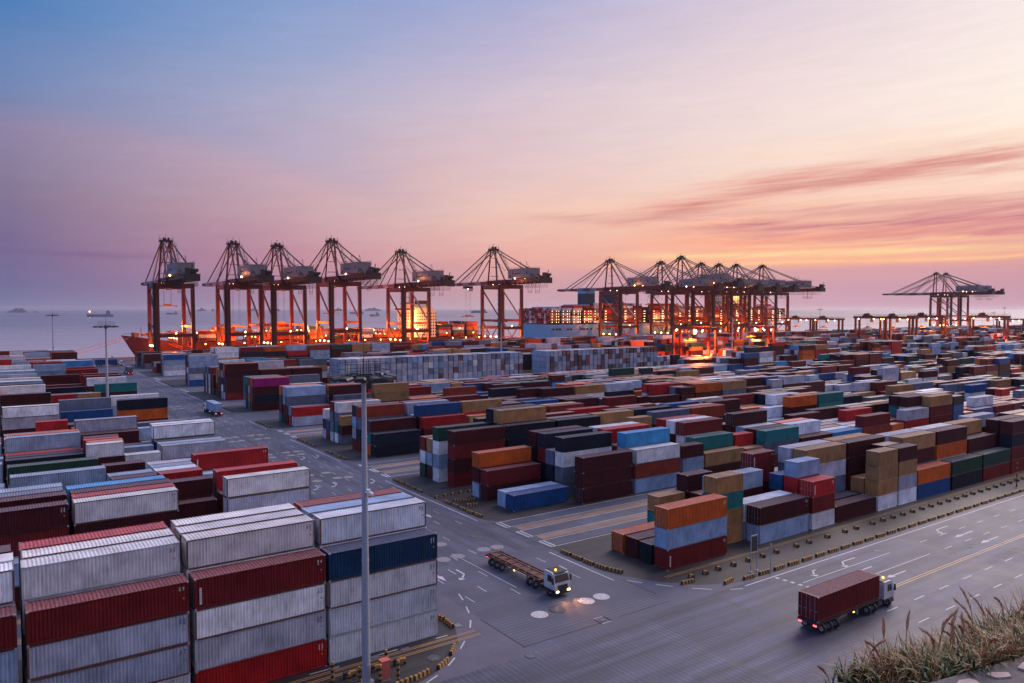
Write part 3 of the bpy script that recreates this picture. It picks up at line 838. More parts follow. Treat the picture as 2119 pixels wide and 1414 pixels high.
# ------------------------------------------------------------------ ground, roads, paint
def ground_mat(name, base, tine=None, streak=None, joint=6.0, contrast=0.48, dirt=(0.10, 0.08, 0.075)):
    """worn concrete: stains, joints, tyre bands along 'streak' axis and broomed grooves along 'tine' axis"""
    m, q, b = new_mat(name)
    c = q.n('ShaderNodeTexCoord').outputs['Object']
    sp = q.n('ShaderNodeSeparateXYZ'); q.put(sp.inputs[0], c); X, Y = sp.outputs[0], sp.outputs[1]
    big = q.noise(c, 0.035, 4, 0.6); mid = q.noise(c, 0.35, 5, 0.65); fine = q.noise(c, 4.0, 4, 0.7)
    t = q.math('ADD', q.math('MULTIPLY', big, 0.5), q.math('ADD', q.math('MULTIPLY', mid, 0.36), q.math('MULTIPLY', fine, 0.18)))
    k = q.mrange(t, 0.32, 0.68, 1 - contrast, 1 + contrast)
    if streak:
        scl = (0.035, 0.55, 1) if streak == 'x' else (0.55, 0.035, 1)
        band = q.noise(q.mapping(c, scl), 1.0, 4, 0.6)
        k = q.math('MULTIPLY', k, q.mrange(band, 0.36, 0.62, 0.52, 1.16))
        scl = (0.06, 2.2, 1) if streak == 'x' else (2.2, 0.06, 1)
        k = q.math('MULTIPLY', k, q.mrange(q.noise(q.mapping(c, scl), 1.0, 3, 0.6), 0.35, 0.6, 0.86, 1.05))
    if tine:
        w = q.math('FRACT', q.math('DIVIDE', X if tine == 'y' else Y, 0.62))
        groove = q.math('SUBTRACT', 1.0, q.math('MULTIPLY', q.math('ABSOLUTE', q.math('SUBTRACT', w, 0.5)), 5.5), clamp=True)
        amp = q.mrange(q.noise(q.mapping(c, (0.3, 0.06, 1) if tine == 'y' else (0.06, 0.3, 1)), 1.0, 4, 0.65), 0.34, 0.62, 0.05, 1.0)
        k = q.math('MULTIPLY', k, q.math('MULTIPLY_ADD', q.math('MULTIPLY', groove, amp), 0.95, 0.88))
    if joint:
        fl = q.n('ShaderNodeVectorMath', operation='FLOOR'); q.put(fl.inputs[0], q.mapping(c, (1 / joint, 1 / joint, 0)))
        wn = q.n('ShaderNodeTexWhiteNoise', noise_dimensions='2D'); q.put(wn.inputs['Vector'], fl.outputs[0])
        k = q.math('MULTIPLY', k, q.mrange(wn.outputs['Value'], 0, 1, 0.84, 1.12))
        jl = 0
        for ax in (X, Y):
            f = q.math('FRACT', q.math('DIVIDE', ax, joint)); d = q.math('ABSOLUTE', q.math('SUBTRACT', f, 0.5))
            l = q.math('GREATER_THAN', d, 0.5 - 0.035 / joint); jl = l if jl == 0 else q.math('MAXIMUM', jl, l)
        k = q.math('MULTIPLY', k, q.math('MULTIPLY_ADD', jl, -0.28, 1.0))
    mul = q.n('ShaderNodeVectorMath', operation='SCALE'); mul.inputs[0].default_value = base; q.put(mul.inputs['Scale'], k)
    stain = q.math('MULTIPLY', q.mrange(q.noise(c, 0.16, 4, 0.7, 0.6), 0.60, 0.74), 0.55)
    q.put(b.inputs['Base Color'], q.mix(stain, mul.outputs[0], (*dirt, 1)))
    q.put(b.inputs['Roughness'], q.mrange(t, 0.3, 0.7, 0.45, 0.72))
    bp = q.n('ShaderNodeBump'); bp.inputs['Strength'].default_value = 0.25; bp.inputs['Distance'].default_value = 0.02; q.put(bp.inputs['Height'], fine)
    q.put(b.inputs['Normal'], bp.outputs[0])
    return m


G_CONC = ground_mat('yard_concrete', (0.050, 0.056, 0.092), None, None)
G_FRONT = ground_mat('front_road_concrete', (0.051, 0.057, 0.095), 'y', 'x', 6)
G_MAIN = ground_mat('main_road_concrete', (0.058, 0.062, 0.100), None, 'y', 5)
G_CROSS = ground_mat('crossing_concrete', (0.053, 0.057, 0.090), 'x', None, 0)
G_ASPH = ground_mat('dark_asphalt', (0.021, 0.019, 0.022), None, 'x', 0, 0.5, (0.05, 0.042, 0.042))
G_APRON = ground_mat('pale_apron', (0.068, 0.065, 0.095), None, None, 0)
G_RAIL = ground_mat('gantry_runway', (0.20, 0.125, 0.095), None, 'x', 0, 0.4, (0.09, 0.06, 0.05))
P_WHITE = ground_mat('white_road_paint', (0.38, 0.38, 0.42), None, None, 0, 0.45, (0.3, 0.28, 0.29))
P_YEL = ground_mat('yellow_road_paint', (0.52, 0.34, 0.17), None, None, 0, 0.3, (0.25, 0.18, 0.12))
P_ORG = ground_mat('worn_orange_line', (0.30, 0.16, 0.055), None, None, 0, 0.4, (0.10, 0.08, 0.06))


def sheet(name, polys, z, mat, label, cat='ground'):
    mb = MB()
    for p in polys: mb.quad([(x, y, z) for x, y in p])
    o = mb.obj(name, mat); tag(o, label, cat, kind='structure'); return o


def rect(a, b, c, d): return [(a, c), (b, c), (b, d), (a, d)]


sheet('ground', [rect(-2500, 5200, -400, 602)], 0, G_CONC, 'grey concrete ground of the container terminal reaching to the quay edge')
sheet('front_road', [rect(42.5, 2600, 10, 60.6), rect(-300, 42.5, 10, 60.6)], .004, G_FRONT, 'wide grooved concrete road crossing the front of the yard', 'road')
sheet('main_road', [rect(40.6, 66.2, 88, 560)], .004, G_MAIN, 'concrete road running from the crossing towards the quay', 'road')
sheet('crossing', [rect(44.6, 66.2, 62, 88)], .004, G_CROSS, 'grooved concrete slab where the two roads cross', 'road')
sheet('apron', [[(26, 60.6), (44.6, 60.6), (44.6, 88), (40.6, 88), (40.6, 70)]], .004, G_APRON, 'pale concrete corner apron beside the near left stacks', 'pavement')
pv = [[(66.4, 86.8), (66.4, 75.4), (67.2, 71.8), (69.6, 67.2), (73, 63.6), (77, 61.5), (84, 60.9), (2600, 60.9), (2600, 86.8)]]
for a, b in ((101.6, 141.6), (161.4, 200.4), (218.6, 238.5), (259.4, 279), (297, 337), (360.6, 401), (423, 463.5), (483, 523)):
    pv.append([(66.4, a + 2.6), (67.6, a + .6), (69, a), (2600, a), (2600, b), (69, b), (67.4, b - .7), (66.4, b - 3)])
pv.append([(-300, 61.2), (31, 61.2), (34.0, 62.2), (37, 64.3), (39.6, 67.0), (41.0, 70), (40.6, 88.3), (-300, 88.3)])
for a, b in ((101.6, 139.8), (154, 197), (218, 257.6), (269, 313), (315, 363), (374, 416), (426, 468), (478, 519)): pv.append(rect(-400, 40.3, a, b))
sheet('yard_pavement', pv, .006, G_ASPH, 'dark asphalt standing under the container blocks', 'pavement')
lanes = [86.9, 142.8, 201.3]
rw = []
for a in lanes:
    for o_ in (2.9, 8.9): rw.append(rect(68.2, 400, a + o_, a + o_ + 1.9))
for a in (88.5, 141.5, 198.5): rw.append(rect(-200, 39.6, a + 4, a + 5.8)); rw.append(rect(-200, 39.6, a + 10, a + 11.6)) if a < 190 else None
sheet('gantry_runways', rw, .010, G_RAIL, 'brown worn runway strips for the yard cranes between blocks', 'runway')

M_COVERD0 = steel('joint_tar', (0.03, 0.027, 0.03), 0.8, 0.3, 2)
mk, my, mo = [], [], []


def hl(l, u0, u1, v, w=.15): l.append(rect(u0, u1, v - w / 2, v + w / 2))
def vl(l, u, v0, v1, w=.15): l.append(rect(u - w / 2, u + w / 2, v0, v1))


for a, b in ((70.9, 84.6), (104.0, 139.4), (163, 198.5), (220, 237.5), (261, 278), (299, 336), (362, 400), (425, 462)): vl(mk, 65.2, a, b, .2)
for a in lanes + [280.0, 338.0, 402.0]:
    for b0, b1 in ((-.6, 2.6), (5.1, 8.6), (11.2, 14.4)):
        for u_ in (67.05, 67.75): vl(mk, u_, a + b0, a + b1, .32)
        hl(mk, 67.0, 190, a + b0, .16); hl(mk, 67.0, 190, a + b1, .16)
for u_, ph in ((62.2, 0), (59.2, 2), (56.2, 1), (52.6, 0), (49.6, 3), (46.6, 1)):
    v = 74 + ph
    while v < 470:
        if not (85 < v < 101 and u_ > 58): vl(mk, u_, v, v + 2.2, .11)
        v += 7.5
vl(mk, 56.9, 74, 84, .10); vl(mk, 53.4, 76, 92, .10)
hl(mk, 77.5, 900, 60.0, .2)
for v, u0 in ((45.45, 84.4), (41.8, 84.3)):
    u_ = u0
    while u_ < 420: hl(mk, u_, u_ + 2.35, v, .16); u_ += 6.1
for v, u0 in ((56.5, 113.7), (52.9, 113.7)):
    u_ = u0
    while u_ < 420: hl(mk, u_, u_ + 2.2, v, .15); u_ += 6.1
hl(mk, 84.5, 105.3, 56.5, .14); hl(mk, 88, 109.6, 52.95, .14)
for w_ in (48.95, 49.35): hl(my, 80.5, 900, w_, .13)
for i in range(7): hl(mk, 83.0 + i * .12, 83.5 + i * .12, 59.4 - i * 1.05, .5)


def arrow(u, v, L, left=False, along='x', l=None):
    """lane arrow pointing to -u (or to -v), optionally with a turning head"""
    l = mk if l is None else l
    def T(p): return (u + p[0], v + p[1]) if along == 'x' else (u + p[1], v + p[0])
    l.append([T(p) for p in ((1.9, -.12), (L, -.12), (L, .12), (1.9, .12))])
    if left:
        l.append([T(p) for p in ((1.9, .12), (1.9, -.12), (1.0, -.95), (.75, -.8))])
        l.append([T(p) for p in ((.2, -.75), (1.2, -1.35), (.35, -1.6))])
    else: l.append([T(p) for p in ((0, 0), (1.9, -.42), (1.9, .42))])


for u0 in (120.6, 176, 240):
    arrow(u0, 54.7, 5.9); arrow(u0 + .2, 51.1, 5.8); arrow(u0, 58.3, 5.6, True)
arrow(94.6, 51.3, 5.1); arrow(93.2, 54.8, 4.4); arrow(94.2, 58.2, 5.0, True); arrow(87.6, 58.4, 2.6, True)
for u_, v_, f in ((63.3, 170, 1), (59.8, 169.8, 1), (52, 139.6, 1), (55.8, 140, 1), (63.4, 138.6, 1), (60.0, 110, 0), (50.5, 82, 1), (47.3, 83, 0)): arrow(u_, v_, 4.0, bool(f), 'y')
crv = [(46.4, 78.4), (45.8, 76.4), (45.1, 74.5), (44.4, 72.7), (43.5, 70.9), (42.4, 69.2), (40.2, 66.7), (38.9, 65.4), (37.4, 64.0), (36.0, 62.9), (34.2, 61.8), (32.6, 61.1), (30.5, 60.6)]
for i in range(0, len(crv) - 1, 2):
    (a, b), (c, d) = crv[i], crv[i + 1]; n_ = math.hypot(c - a, d - b); ox, oy = -(d - b) / n_ * .08, (c - a) / n_ * .08
    mk.append([(a + ox, b + oy), (a - ox, b - oy), (c - ox, d - oy), (c + ox, d + oy)])
crv2 = [(67.6, 71.0), (68.6, 69.2), (69.6, 67.8), (70.9, 66.1), (72.4, 64.3), (74.2, 62.6), (76.0, 61.3), (77.6, 60.6)]
for i in range(0, len(crv2) - 1, 2):
    (a, b), (c, d) = crv2[i], crv2[i + 1]; n_ = math.hypot(c - a, d - b); ox, oy = -(d - b) / n_ * .08 - .9, (c - a) / n_ * .08 - .9
    mk.append([(a + ox, b + oy), (a - ox - 1.8, b - oy - 1.8), (c - ox - 1.8, d - oy - 1.8), (c + ox, d + oy)]) if False else mk.append([(a - .95, b - .95), (a - 1.08, b - 1.08), (c - 1.08, d - 1.08), (c - .95, d - .95)])
for a, b in ((30.2, 33.5), (24.2, 27.2), (38.0, 39.4)): hl(mk, a, b, 68.95, .14)
for o_ in (.0, 1.15): mk += [[(54.9 + o_ * 0, 61.7), (55.0, 61.7), (55.0, 63.2), (54.9, 63.2)], [(56.4, 61.7), (56.5, 61.7), (56.5, 63.2), (56.4, 63.2)]]
hl(mk, 54.9, 56.5, 61.7, .1); hl(mk, 54.9, 56.5, 63.2, .1)
for w_ in (67.15, 67.45, 68.15, 68.45):
    hl(mo, -60, 42.5, w_, .13)
for w_ in (67.7, 68.1): hl(mo, 71.5, 260, w_, .13)
sheet('white_road_markings', mk, .0125, P_WHITE, 'white painted lane lines, dashes, boxes and arrows on the roads', 'road marking')
sheet('yellow_road_markings', my, .0125, P_YEL, 'double yellow centre line of the wide front road', 'road marking')
sheet('orange_yard_lines', mo, .0125, P_ORG, 'worn orange lines along the foot of the near stacks', 'road marking')

jt = [rect(44.45, 44.62, 61.9, 70.4), rect(44.4, 55.3, 61.92, 62.05), rect(58, 66, 62.0, 62.1), rect(66.35, 66.5, 86.4, 101.4), rect(66.3, 66.45, 64.5, 70.5)]
# sweeping tyre marks through the crossing and along the lanes
G_TYRE = ground_mat('tyre_rubber_marks', (0.072, 0.070, 0.100), None, 'x', 0, 0.6, (0.10, 0.095, 0.12)); tm = []; rt_ = random.Random(8)


def tyre(cx, cy, r, a0, a1, w=.24):
    n = 14
    for gap in (0, 1.9):
        for i in range(n):
            if rt_.random() < .22 or a1 - a0 > 75 and i % 5 == 2: continue
            t0, t1 = R(a0 + (a1 - a0) * i / n), R(a0 + (a1 - a0) * (i + 1) / n); ra, rb = r + gap, r + gap + w
            tm.append([(cx + ra * math.cos(t0), cy + ra * math.sin(t0)), (cx + rb * math.cos(t0), cy + rb * math.sin(t0)), (cx + rb * math.cos(t1), cy + rb * math.sin(t1)), (cx + ra * math.cos(t1), cy + ra * math.sin(t1))])


for a in ((120, 75, 24, 232, 286), (150, 20, 36, 70, 120), (128, 78, 29, 236, 280)): tyre(*a)
sheet('tyre_marks', tm, .0105, G_TYRE, 'faint sweeping tyre marks on the wide front road', 'tyre marks')
sheet('road_joints', jt, .0125, M_COVERD0, 'dark open joints between the road slabs', 'road joint')

# ------------------------------------------------------------------ manhole covers
M_COVER = steel('pale_manhole_paint', (0.40, 0.385, 0.40), 0.7, 0.22, 1.5); M_COVERD = steel('dark_manhole_iron', (0.05, 0.05, 0.055), 0.35, 0.3, 2)


def cover_mesh(pale):
    mb = MB(); mb.tube((0, 0, 0), (0, 0, .022), 1.02, 1.0, 24, 0)
    for i in range(8):
        t = 2 * math.pi * i / 8; mb.tube((.72 * math.cos(t), .72 * math.sin(t), .022), (.72 * math.cos(t), .72 * math.sin(t), .027), .055, n=6, m=1)
    mb.tube((.0, 0, .022), (0, 0, .027), .05, n=6, m=1)
    return mb.mesh('manhole_cover', [M_COVER if pale else M_COVERD, M_DARK if pale else M_GREY])


CM = cover_mesh(True); M_COVER = steel('worn_manhole_paint', (0.19, 0.18, 0.20), 0.7, 0.25, 1.0); CMF = cover_mesh(True)
pale = [(57.8, 67.7), (60.2, 67.7), (50.8, 67.7), (51.1, 90.5), (53.5, 90.6), (54.0, 96.7), (58.1, 91.0), (60.3, 90.8), (53.6, 176.7), (58.2, 180.8), (60.8, 180.7), (58.1, 176.7), (60.6, 176.6),
        (54.0, 180.5), (58.0, 153.5), (54.2, 153.2), (53.7, 147.1), (58.1, 147.4), (60.3, 146.8), (51.4, 210.4), (53.9, 210.5), (51.4, 203.9), (53.8, 204.1), (58.1, 210.6), (60.7, 210.5), (58.2, 204.2),
        (60.7, 204.2), (54.0, 257.7), (51.7, 282.2), (54.2, 282.5), (52.1, 289.1), (54.4, 288.9)]
for i, (u_, v_) in enumerate(pale):
    o = bpy.data.objects.new('manhole_cover', CM if i < 3 else CMF); COL.objects.link(o); o.location = (u_, v_, .008); o.rotation_euler = (0, 0, i * .7)
    if i == 0: lab = 'pale round manhole cover, middle one in front of the flatbed truck'
    elif i == 1: lab = 'pale round manhole cover nearest the corner kerb ahead of the truck'
    elif i == 2: lab = 'pale round manhole cover left of the dark lit one'
    elif v_ < 100: lab = 'pale round manhole cover behind the flatbed truck on the main road'
    else: lab = 'pale round manhole cover far along the main road'
    tag(o, lab, 'manhole cover', 'round manhole covers set in the main road')
for (u_, v_, s, lab) in ((53.3, 67.6, 1.0, 'dark round manhole cover lit orange by truck headlights'), (60.4, 97.1, 1.0, 'dark round manhole cover left of the lane boxes'),
                         (43.9, 60.0, .62, 'small dark manhole cover alone on the front road'), (55.7, 62.4, .33, 'small dark cover inside a white painted square'),
                         (35.6, 65.2, .75, 'dark manhole cover on the corner by the red cabinet'), (104.5, 58.0, .5, 'small dark cover beside the kerb blocks on the wide road')):
    mb = MB(); mb.tube((0, 0, 0), (0, 0, .022), s, s * .98, 22, 0)
    for i in range(6): mb.cbox((0, -s * .6 + i * s * .24, .024), (s * 1.2 * math.sqrt(max(.05, 1 - (.6 - i * .24) ** 2)), .03, .006), 1)
    o = mb.obj('manhole_cover', [M_COVERD, M_GREY], None, (u_, v_, .014)); tag(o, lab, 'manhole cover')
for (u_, v_, w_, d_, lab) in ((41.6, 70.5, .75, .9, 'square dark drain grate beside the left corner kerb'), (34.2, 68.55, 1.0, .6, 'dark drain grate at the foot of the near left corner stack'),
                              (30.9, 68.75, .9, .6, 'dark drain grate behind the red cabinet'), (26.6, 68.8, .9, .5, 'dark drain grate in the gap between two near left stacks')):
    mb = MB(); mb.box(-w_ / 2, w_ / 2, -d_ / 2, d_ / 2, 0, .02, 0)
    for i in range(6): mb.box(-w_ / 2 + .06 + i * w_ / 6.4, -w_ / 2 + .12 + i * w_ / 6.4, -d_ / 2 + .04, d_ / 2 - .04, .02, .026, 1)
    o = mb.obj('drain_grate', [M_COVERD, M_GREY], None, (u_, v_, .012)); tag(o, lab, 'drain grate')

# ------------------------------------------------------------------ kerb blocks, posts, cabinet, signs
def kerb_mesh(L, n):
    mb = MB(); mb.prism([(-.19, 0), (.19, 0), (.13, .42), (-.13, .42)], -L / 2, L / 2, 0, 'y')
    for i in range(n):
        c = -L / 2 + (i + .5) * L / n; w = L / n * .26
        mb.prism([(-.193, .004), (.193, .004), (.133, .424), (-.133, .424)], c - w, c + w, 1, 'y')
    return mb.mesh('kerb_block', [M_BLK, M_YEL])


K3, K1 = kerb_mesh(2.1, 4), kerb_mesh(.85, 1)
GK = 'black and yellow kerb blocks round the yard'


def kerb(me, u, v, ang, lab):
    o = bpy.data.objects.new('kerb_block', me); COL.objects.link(o); o.location = (u, v, .008); o.rotation_euler = (0, 0, ang); tag(o, lab, 'kerb block', GK)


u_ = 80.2; i = 0
while u_ < 330:
    kerb(K3, u_, 61.45, math.pi / 2 + random.uniform(-.06, .06), 'striped kerb block in the long row beside the wide road'); u_ += 3.15; i += 1
u_ = 82.5
while u_ < 260:
    kerb(K1, u_, 65.8, random.uniform(-.15, .15), 'short yellow topped kerb block in the inner row before the near right stacks'); u_ += 3.15 * (1 if random.random() < .8 else 1.5)
for u_, v_, a in ((66.7, 82.6, 0), (66.75, 80.2, 0), (66.8, 77.8, 0), (67.0, 75.4, .1), (67.6, 73.2, .35)): kerb(K3, u_, v_, a, 'striped kerb block in the corner row by the short orange container')
for u_, v_, a in ((72.3, 64.8, 1.0), (76.8, 62.0, 1.3)): kerb(K3, u_, v_, a + math.pi / 2 - 1.1, 'striped kerb block on the rounded corner of the near right block')
for u_, v_ in ((74.2, 65.9), (76.8, 65.8), (79.5, 65.9)): kerb(K1, u_, v_, 0, 'short kerb block near the corner of the near right block')
for vv in ([137.6, 135.2, 132.6, 130.0, 127.2], [116.6, 114.0, 111.4, 108.8, 106.4], [196.5, 193.8, 191, 188.2, 185.2], [176, 173.4, 170.6, 167.8, 165.4], [235, 232, 229, 225.5, 222.5], [276, 272.5, 269, 265], [333, 328, 323, 318, 312, 306, 301], [396, 390, 384, 376, 369, 364]):
    nm = 'second and third right blocks' if vv[0] < 140 else 'fourth and fifth right blocks' if vv[0] < 200 else 'farther right blocks'
    for q_ in vv: kerb(K3, 66.75 + random.uniform(-.1, .15), q_, random.uniform(-.06, .06), 'striped kerb block beside the main road at the %s' % nm)
for u_, v_ in ((67.0, 121.1), (69.0, 121.4), (70.7, 121.6), (72.5, 121.6), (74.4, 121.5)): kerb(K1, u_, v_, math.pi / 2, 'short kerb block in the gap between second and third right blocks')
for u_, v_, a in ((69.3, 116.7, .9), (71.2, 116.2, 1.45), (69.6, 112.8, 1.2)): kerb(K3, u_, v_, a, 'stray kerb block at the end of the second right block')
for u_, v_, a in ((40.75, 73.5, .25), (40.9, 71.2, -.1)): kerb(K3, u_, v_, a, 'striped kerb block at the right end of the near left corner stack')
for u_, v_, a in ((38.0, 65.4, -.75), (35.7, 63.3, -1.05), (32.9, 62.5, -1.3), (30.9, 62.2, -1.45)): kerb(K3, u_, v_, a, 'striped kerb block curving round the red cabinet corner')


def post(u, v, h, lab):
    mb = MB(); n = max(2, int(round(h / .26))); s = h / n
    for i in range(n): mb.tube((0, 0, i * s), (0, 0, (i + 1) * s), .16, n=10, m=(i + n) % 2, caps=i == n - 1)
    mb.ball((0, 0, h), .16, 1, 10, 4, .35)
    o = mb.obj('bollard', [M_BLK, M_YEL], None, (u, v, .008)); tag(o, lab, 'bollard', 'striped bollards round the mast foot')


post(25.4, 66.1, 2.05, 'striped bollard in front of the red container at bottom left')
post(26.6, 65.0, 1.05, 'short striped bollard left of the mast'); post(27.5, 64.75, 1.5, 'striped bollard touching the mast on its left')
post(28.95, 63.3, 1.9, 'striped bollard just in front of the red cabinet'); post(30.6, 62.9, 2.05, 'striped bollard right of the red cabinet'); post(31.1, 66.6, 1.5, 'striped bollard behind the red cabinet')
for (a, b, lab) in (((26.5, 66.2), (27.7, 66.2), 'black and yellow rail left of the mast'), ((29.1, 66.0), (30.0, 65.9), 'black and yellow rail between the mast and the cabinet'), ((31.6, 66.0), (32.8, 65.7), 'black and yellow rail right of the cabinet')):
    mb = MB(); m_ = ((a[0] + b[0]) / 2, (a[1] + b[1]) / 2)
    mb.beam((a[0], a[1], .45), (m_[0], m_[1], .45), .3, .3, 0); mb.beam((m_[0], m_[1], .45), (b[0], b[1], .45), .3, .3, 1)
    mb.box(a[0], a[0] + .2, a[1] - .1, a[1] + .1, 0, .32, 0); mb.box(b[0] - .2, b[0], b[1] - .1, b[1] + .1, 0, .32, 0)
    tag(mb.obj('guard_rail', [M_BLK, M_YEL]), lab, 'guard rail')
cb = empty('electrical_cabinet', (29.7, 63.95, .008)); tag(cb, 'faded red electrical cabinet standing beside the tall mast', 'cabinet')
mb = MB(); mb.box(-.42, .42, -.36, .36, .1, 1.86); mb.box(-.47, .47, -.41, .41, 1.86, 1.95); mb.obj('cabinet_body', M_PINK, cb)
mb = MB(); mb.box(-.39, .39, -.375, -.355, .16, .98); mb.box(-.39, .39, -.375, -.355, 1.0, 1.8); mb.obj('door', M_PINK, cb)
mb = MB(); mb.box(-.46, .46, -.4, .4, 0, .1); mb.obj('plinth', M_GREY, cb)
sg = empty('sign_frame', (82.9, 62.8, .008)); tag(sg, 'pale two-post pipe frame standing beside the wide road', 'sign frame')
for s in (-.65, .65): mb = MB(); mb.tube((s, 0, 0), (s, 0, 4.9), .065, n=8); mb.box(s - .2, s + .2, -.2, .2, 0, .06); mb.obj('post', M_POLE, sg)
mb = MB(); mb.tube((-.65, 0, 4.85), (.65, 0, 4.85), .05, n=6); mb.tube((-.65, 0, 2.6), (.65, 0, 2.6), .04, n=6); mb.obj('crossbar', M_POLE, sg)
mb = MB(); mb.box(-.6, .6, -.03, .03, 2.7, 4.7); mb.obj('sign_panel', M_BLACK, sg)
mb = MB(); mb.tube((0, 0, 0), (0, 0, 4.1), .06, n=8); mb.box(-.12, .12, -.1, .1, 3.6, 4.0); tag(mb.obj('signal_post', M_GREY, None, (83.9, 60.9, .008)), 'thin grey post right of the two-post frame', 'post')
mb = MB()
for i in range(11): mb.tube((0, 0, i * .5), (0, 0, i * .5 + .5), .13, n=8, m=i % 2, caps=i == 10)
tag(mb.obj('striped_pole', [M_BLK, M_YEL], None, (165.3, 63.7, .008)), 'tall black and yellow pole by the green containers at right', 'pole')

# ------------------------------------------------------------------ high masts
def mast_parts(h, big=True):
    root = empty('high_mast', (0, 0, 0))
    mb = MB(); n = 5
    for i in range(n):
        z0, z1 = h * i / n, h * (i + 1) / n; r0, r1 = .40 - .20 * z0 / h, .40 - .20 * z1 / h
        mb.tube((0, 0, z0), (0, 0, z1), r0, r1, 14, caps=False); mb.tube((0, 0, z0), (0, 0, z0 + .18), r0 + .03, r0 + .03, 14)
    mb.tube((0, 0, 0), (0, 0, .12), .75, n=14); mb.obj('pole', M_POLE, root)
    mb = MB(); mb.box(-.16, .16, -.44, -.36, .5, 1.9); mb.obj('access_door', M_GREY, root)
    mb = MB(); mb.tube((0, 0, h), (0, 0, h + 3.6), .05, .012, 6); mb.obj('lightning_rod', M_BLACK, root)
    mb = MB()
    for k in range(16):
        a, b = 2 * math.pi * k / 16, 2 * math.pi * (k + 1) / 16
        mb.beam((2.0 * math.cos(a), 2.0 * math.sin(a), h - .25), (2.0 * math.cos(b), 2.0 * math.sin(b), h - .25), .12, .18)
        mb.beam((1.0 * math.cos(a), 1.0 * math.sin(a), h - .1), (1.0 * math.cos(b), 1.0 * math.sin(b), h - .1), .10, .3)
    for k in range(8):
        a = 2 * math.pi * (k + .5) / 8; mb.beam((.2 * math.cos(a), .2 * math.sin(a), h - .2), (2.5 * math.cos(a), 2.5 * math.sin(a), h - .12), .12, .16)
    mb.tube((0, 0, h - .7), (0, 0, h + .2), .34, .30, 12); mb.cbox((.1, -.3, h + .05), (1.0, .45, .3)); mb.obj('lamp_carriage', M_BLACK, root)
    mb = MB()
    for x0, y0, x1, y1 in ((-1.9, -1.5, 1.9, -1.5), (-1.9, 1.5, 1.9, 1.5), (-1.9, -1.5, -1.9, 1.5), (1.9, -1.5, 1.9, 1.5)):
        for z in (h + .55, h + 1.15): mb.beam((x0, y0, z), (x1, y1, z), .04)
    for x in (-1.9, -.95, 0, .95, 1.9):
        for y in (-1.5, 1.5): mb.beam((x, y, h - .1), (x, y, h + 1.15), .035)
    mb.obj('railing', M_BLACK, root)
    mb = MB()
    mb.prism([(-.42, -.14), (.42, -.14), (.5, .02), (.34, .2), (-.34, .2), (-.5, .02)], 0, .9, 0, 'y'); mb.box(-.34, .34, .08, .8, -.18, -.13, 1); me = mb.mesh('floodlight', [M_BLACK, M_GREY])
    for k in range(12):
        a = 2 * math.pi * k / 12; o = bpy.data.objects.new('floodlight', me); COL.objects.link(o); o.parent = root
        o.location = (2.15 * math.cos(a), 2.15 * math.sin(a), h - .12); o.rotation_euler = (R(-8), 0, a - math.pi / 2)
    return root


MH = 28.9
m0 = mast_parts(MH); m0.location = (28.0, 64.3, .008)
mb = MB(); mb.box(-.1, .1, -.5, -.3, 18.05, 18.2); mb.tube((.25, -.35, 18.1), (.45, -.8, 17.9), .17, n=10); mb.cbox((.2, -.4, 18.2), (.35, .3, .35)); mb.obj('security_camera', M_WHITE, m0)
tag(m0, 'tall pale floodlight mast rising in front of the near left stacks', 'floodlight mast', 'high floodlight masts over the yard')
mb = MB(); mb.tube((0, 0, 0), (0, 0, 7.4), .05, n=6)
MASTS = [((27.7, 250.8), 30.0, 'floodlight mast among the left stacks in front of the teal container'), ((28.8, 506), 31.5, 'floodlight mast farthest left against the sea'),
         ((208.1, 309.5), 29.0, 'floodlight mast between the two end-on container walls'), ((445.1, 358.8), 29.0, 'floodlight mast between the two lit yard cranes'),
         ((707, 382.6), 29.0, 'floodlight mast before the dark yard cranes at right'), ((1160, 482), 30.0, 'floodlight mast before the far right yard crane'),
         (at_v(1697, 640, 520)[:1] + (520,), 34.6, 'small distant floodlight mast right of the big blue ship'), (at_v(2079, 636, 560)[:1] + (560,), 37.0, 'small distant floodlight mast at the right edge')]
for (u_, v_), h, lab in MASTS:
    c = copy_tree(m0); c.location = (u_, v_, .008); c.scale = (1.1, 1.1, h / MH)
    for ch in list(c.children):
        if ch.name.startswith('security_camera'): bpy.data.objects.remove(ch)
    c['label'] = lab
# ------------------------------------------------------------------ trucks
def wheel_mesh():
    mb = MB(); mb.tube((0, -.16, 0), (0, .16, 0), .5, n=18, m=0); mb.tube((0, -.175, 0), (0, .175, 0), .27, n=12, m=1); return mb.mesh('wheel', [M_DARK, M_GREY])


WHEEL = wheel_mesh(); M_RUSTY = steel('rusty_trailer_steel', (0.10, 0.034, 0.022), 0.6, 0.4, 1.2); M_CAB = steel('grimy_white_cab', (0.42, 0.43, 0.46), 0.4, 0.2, 0.8)


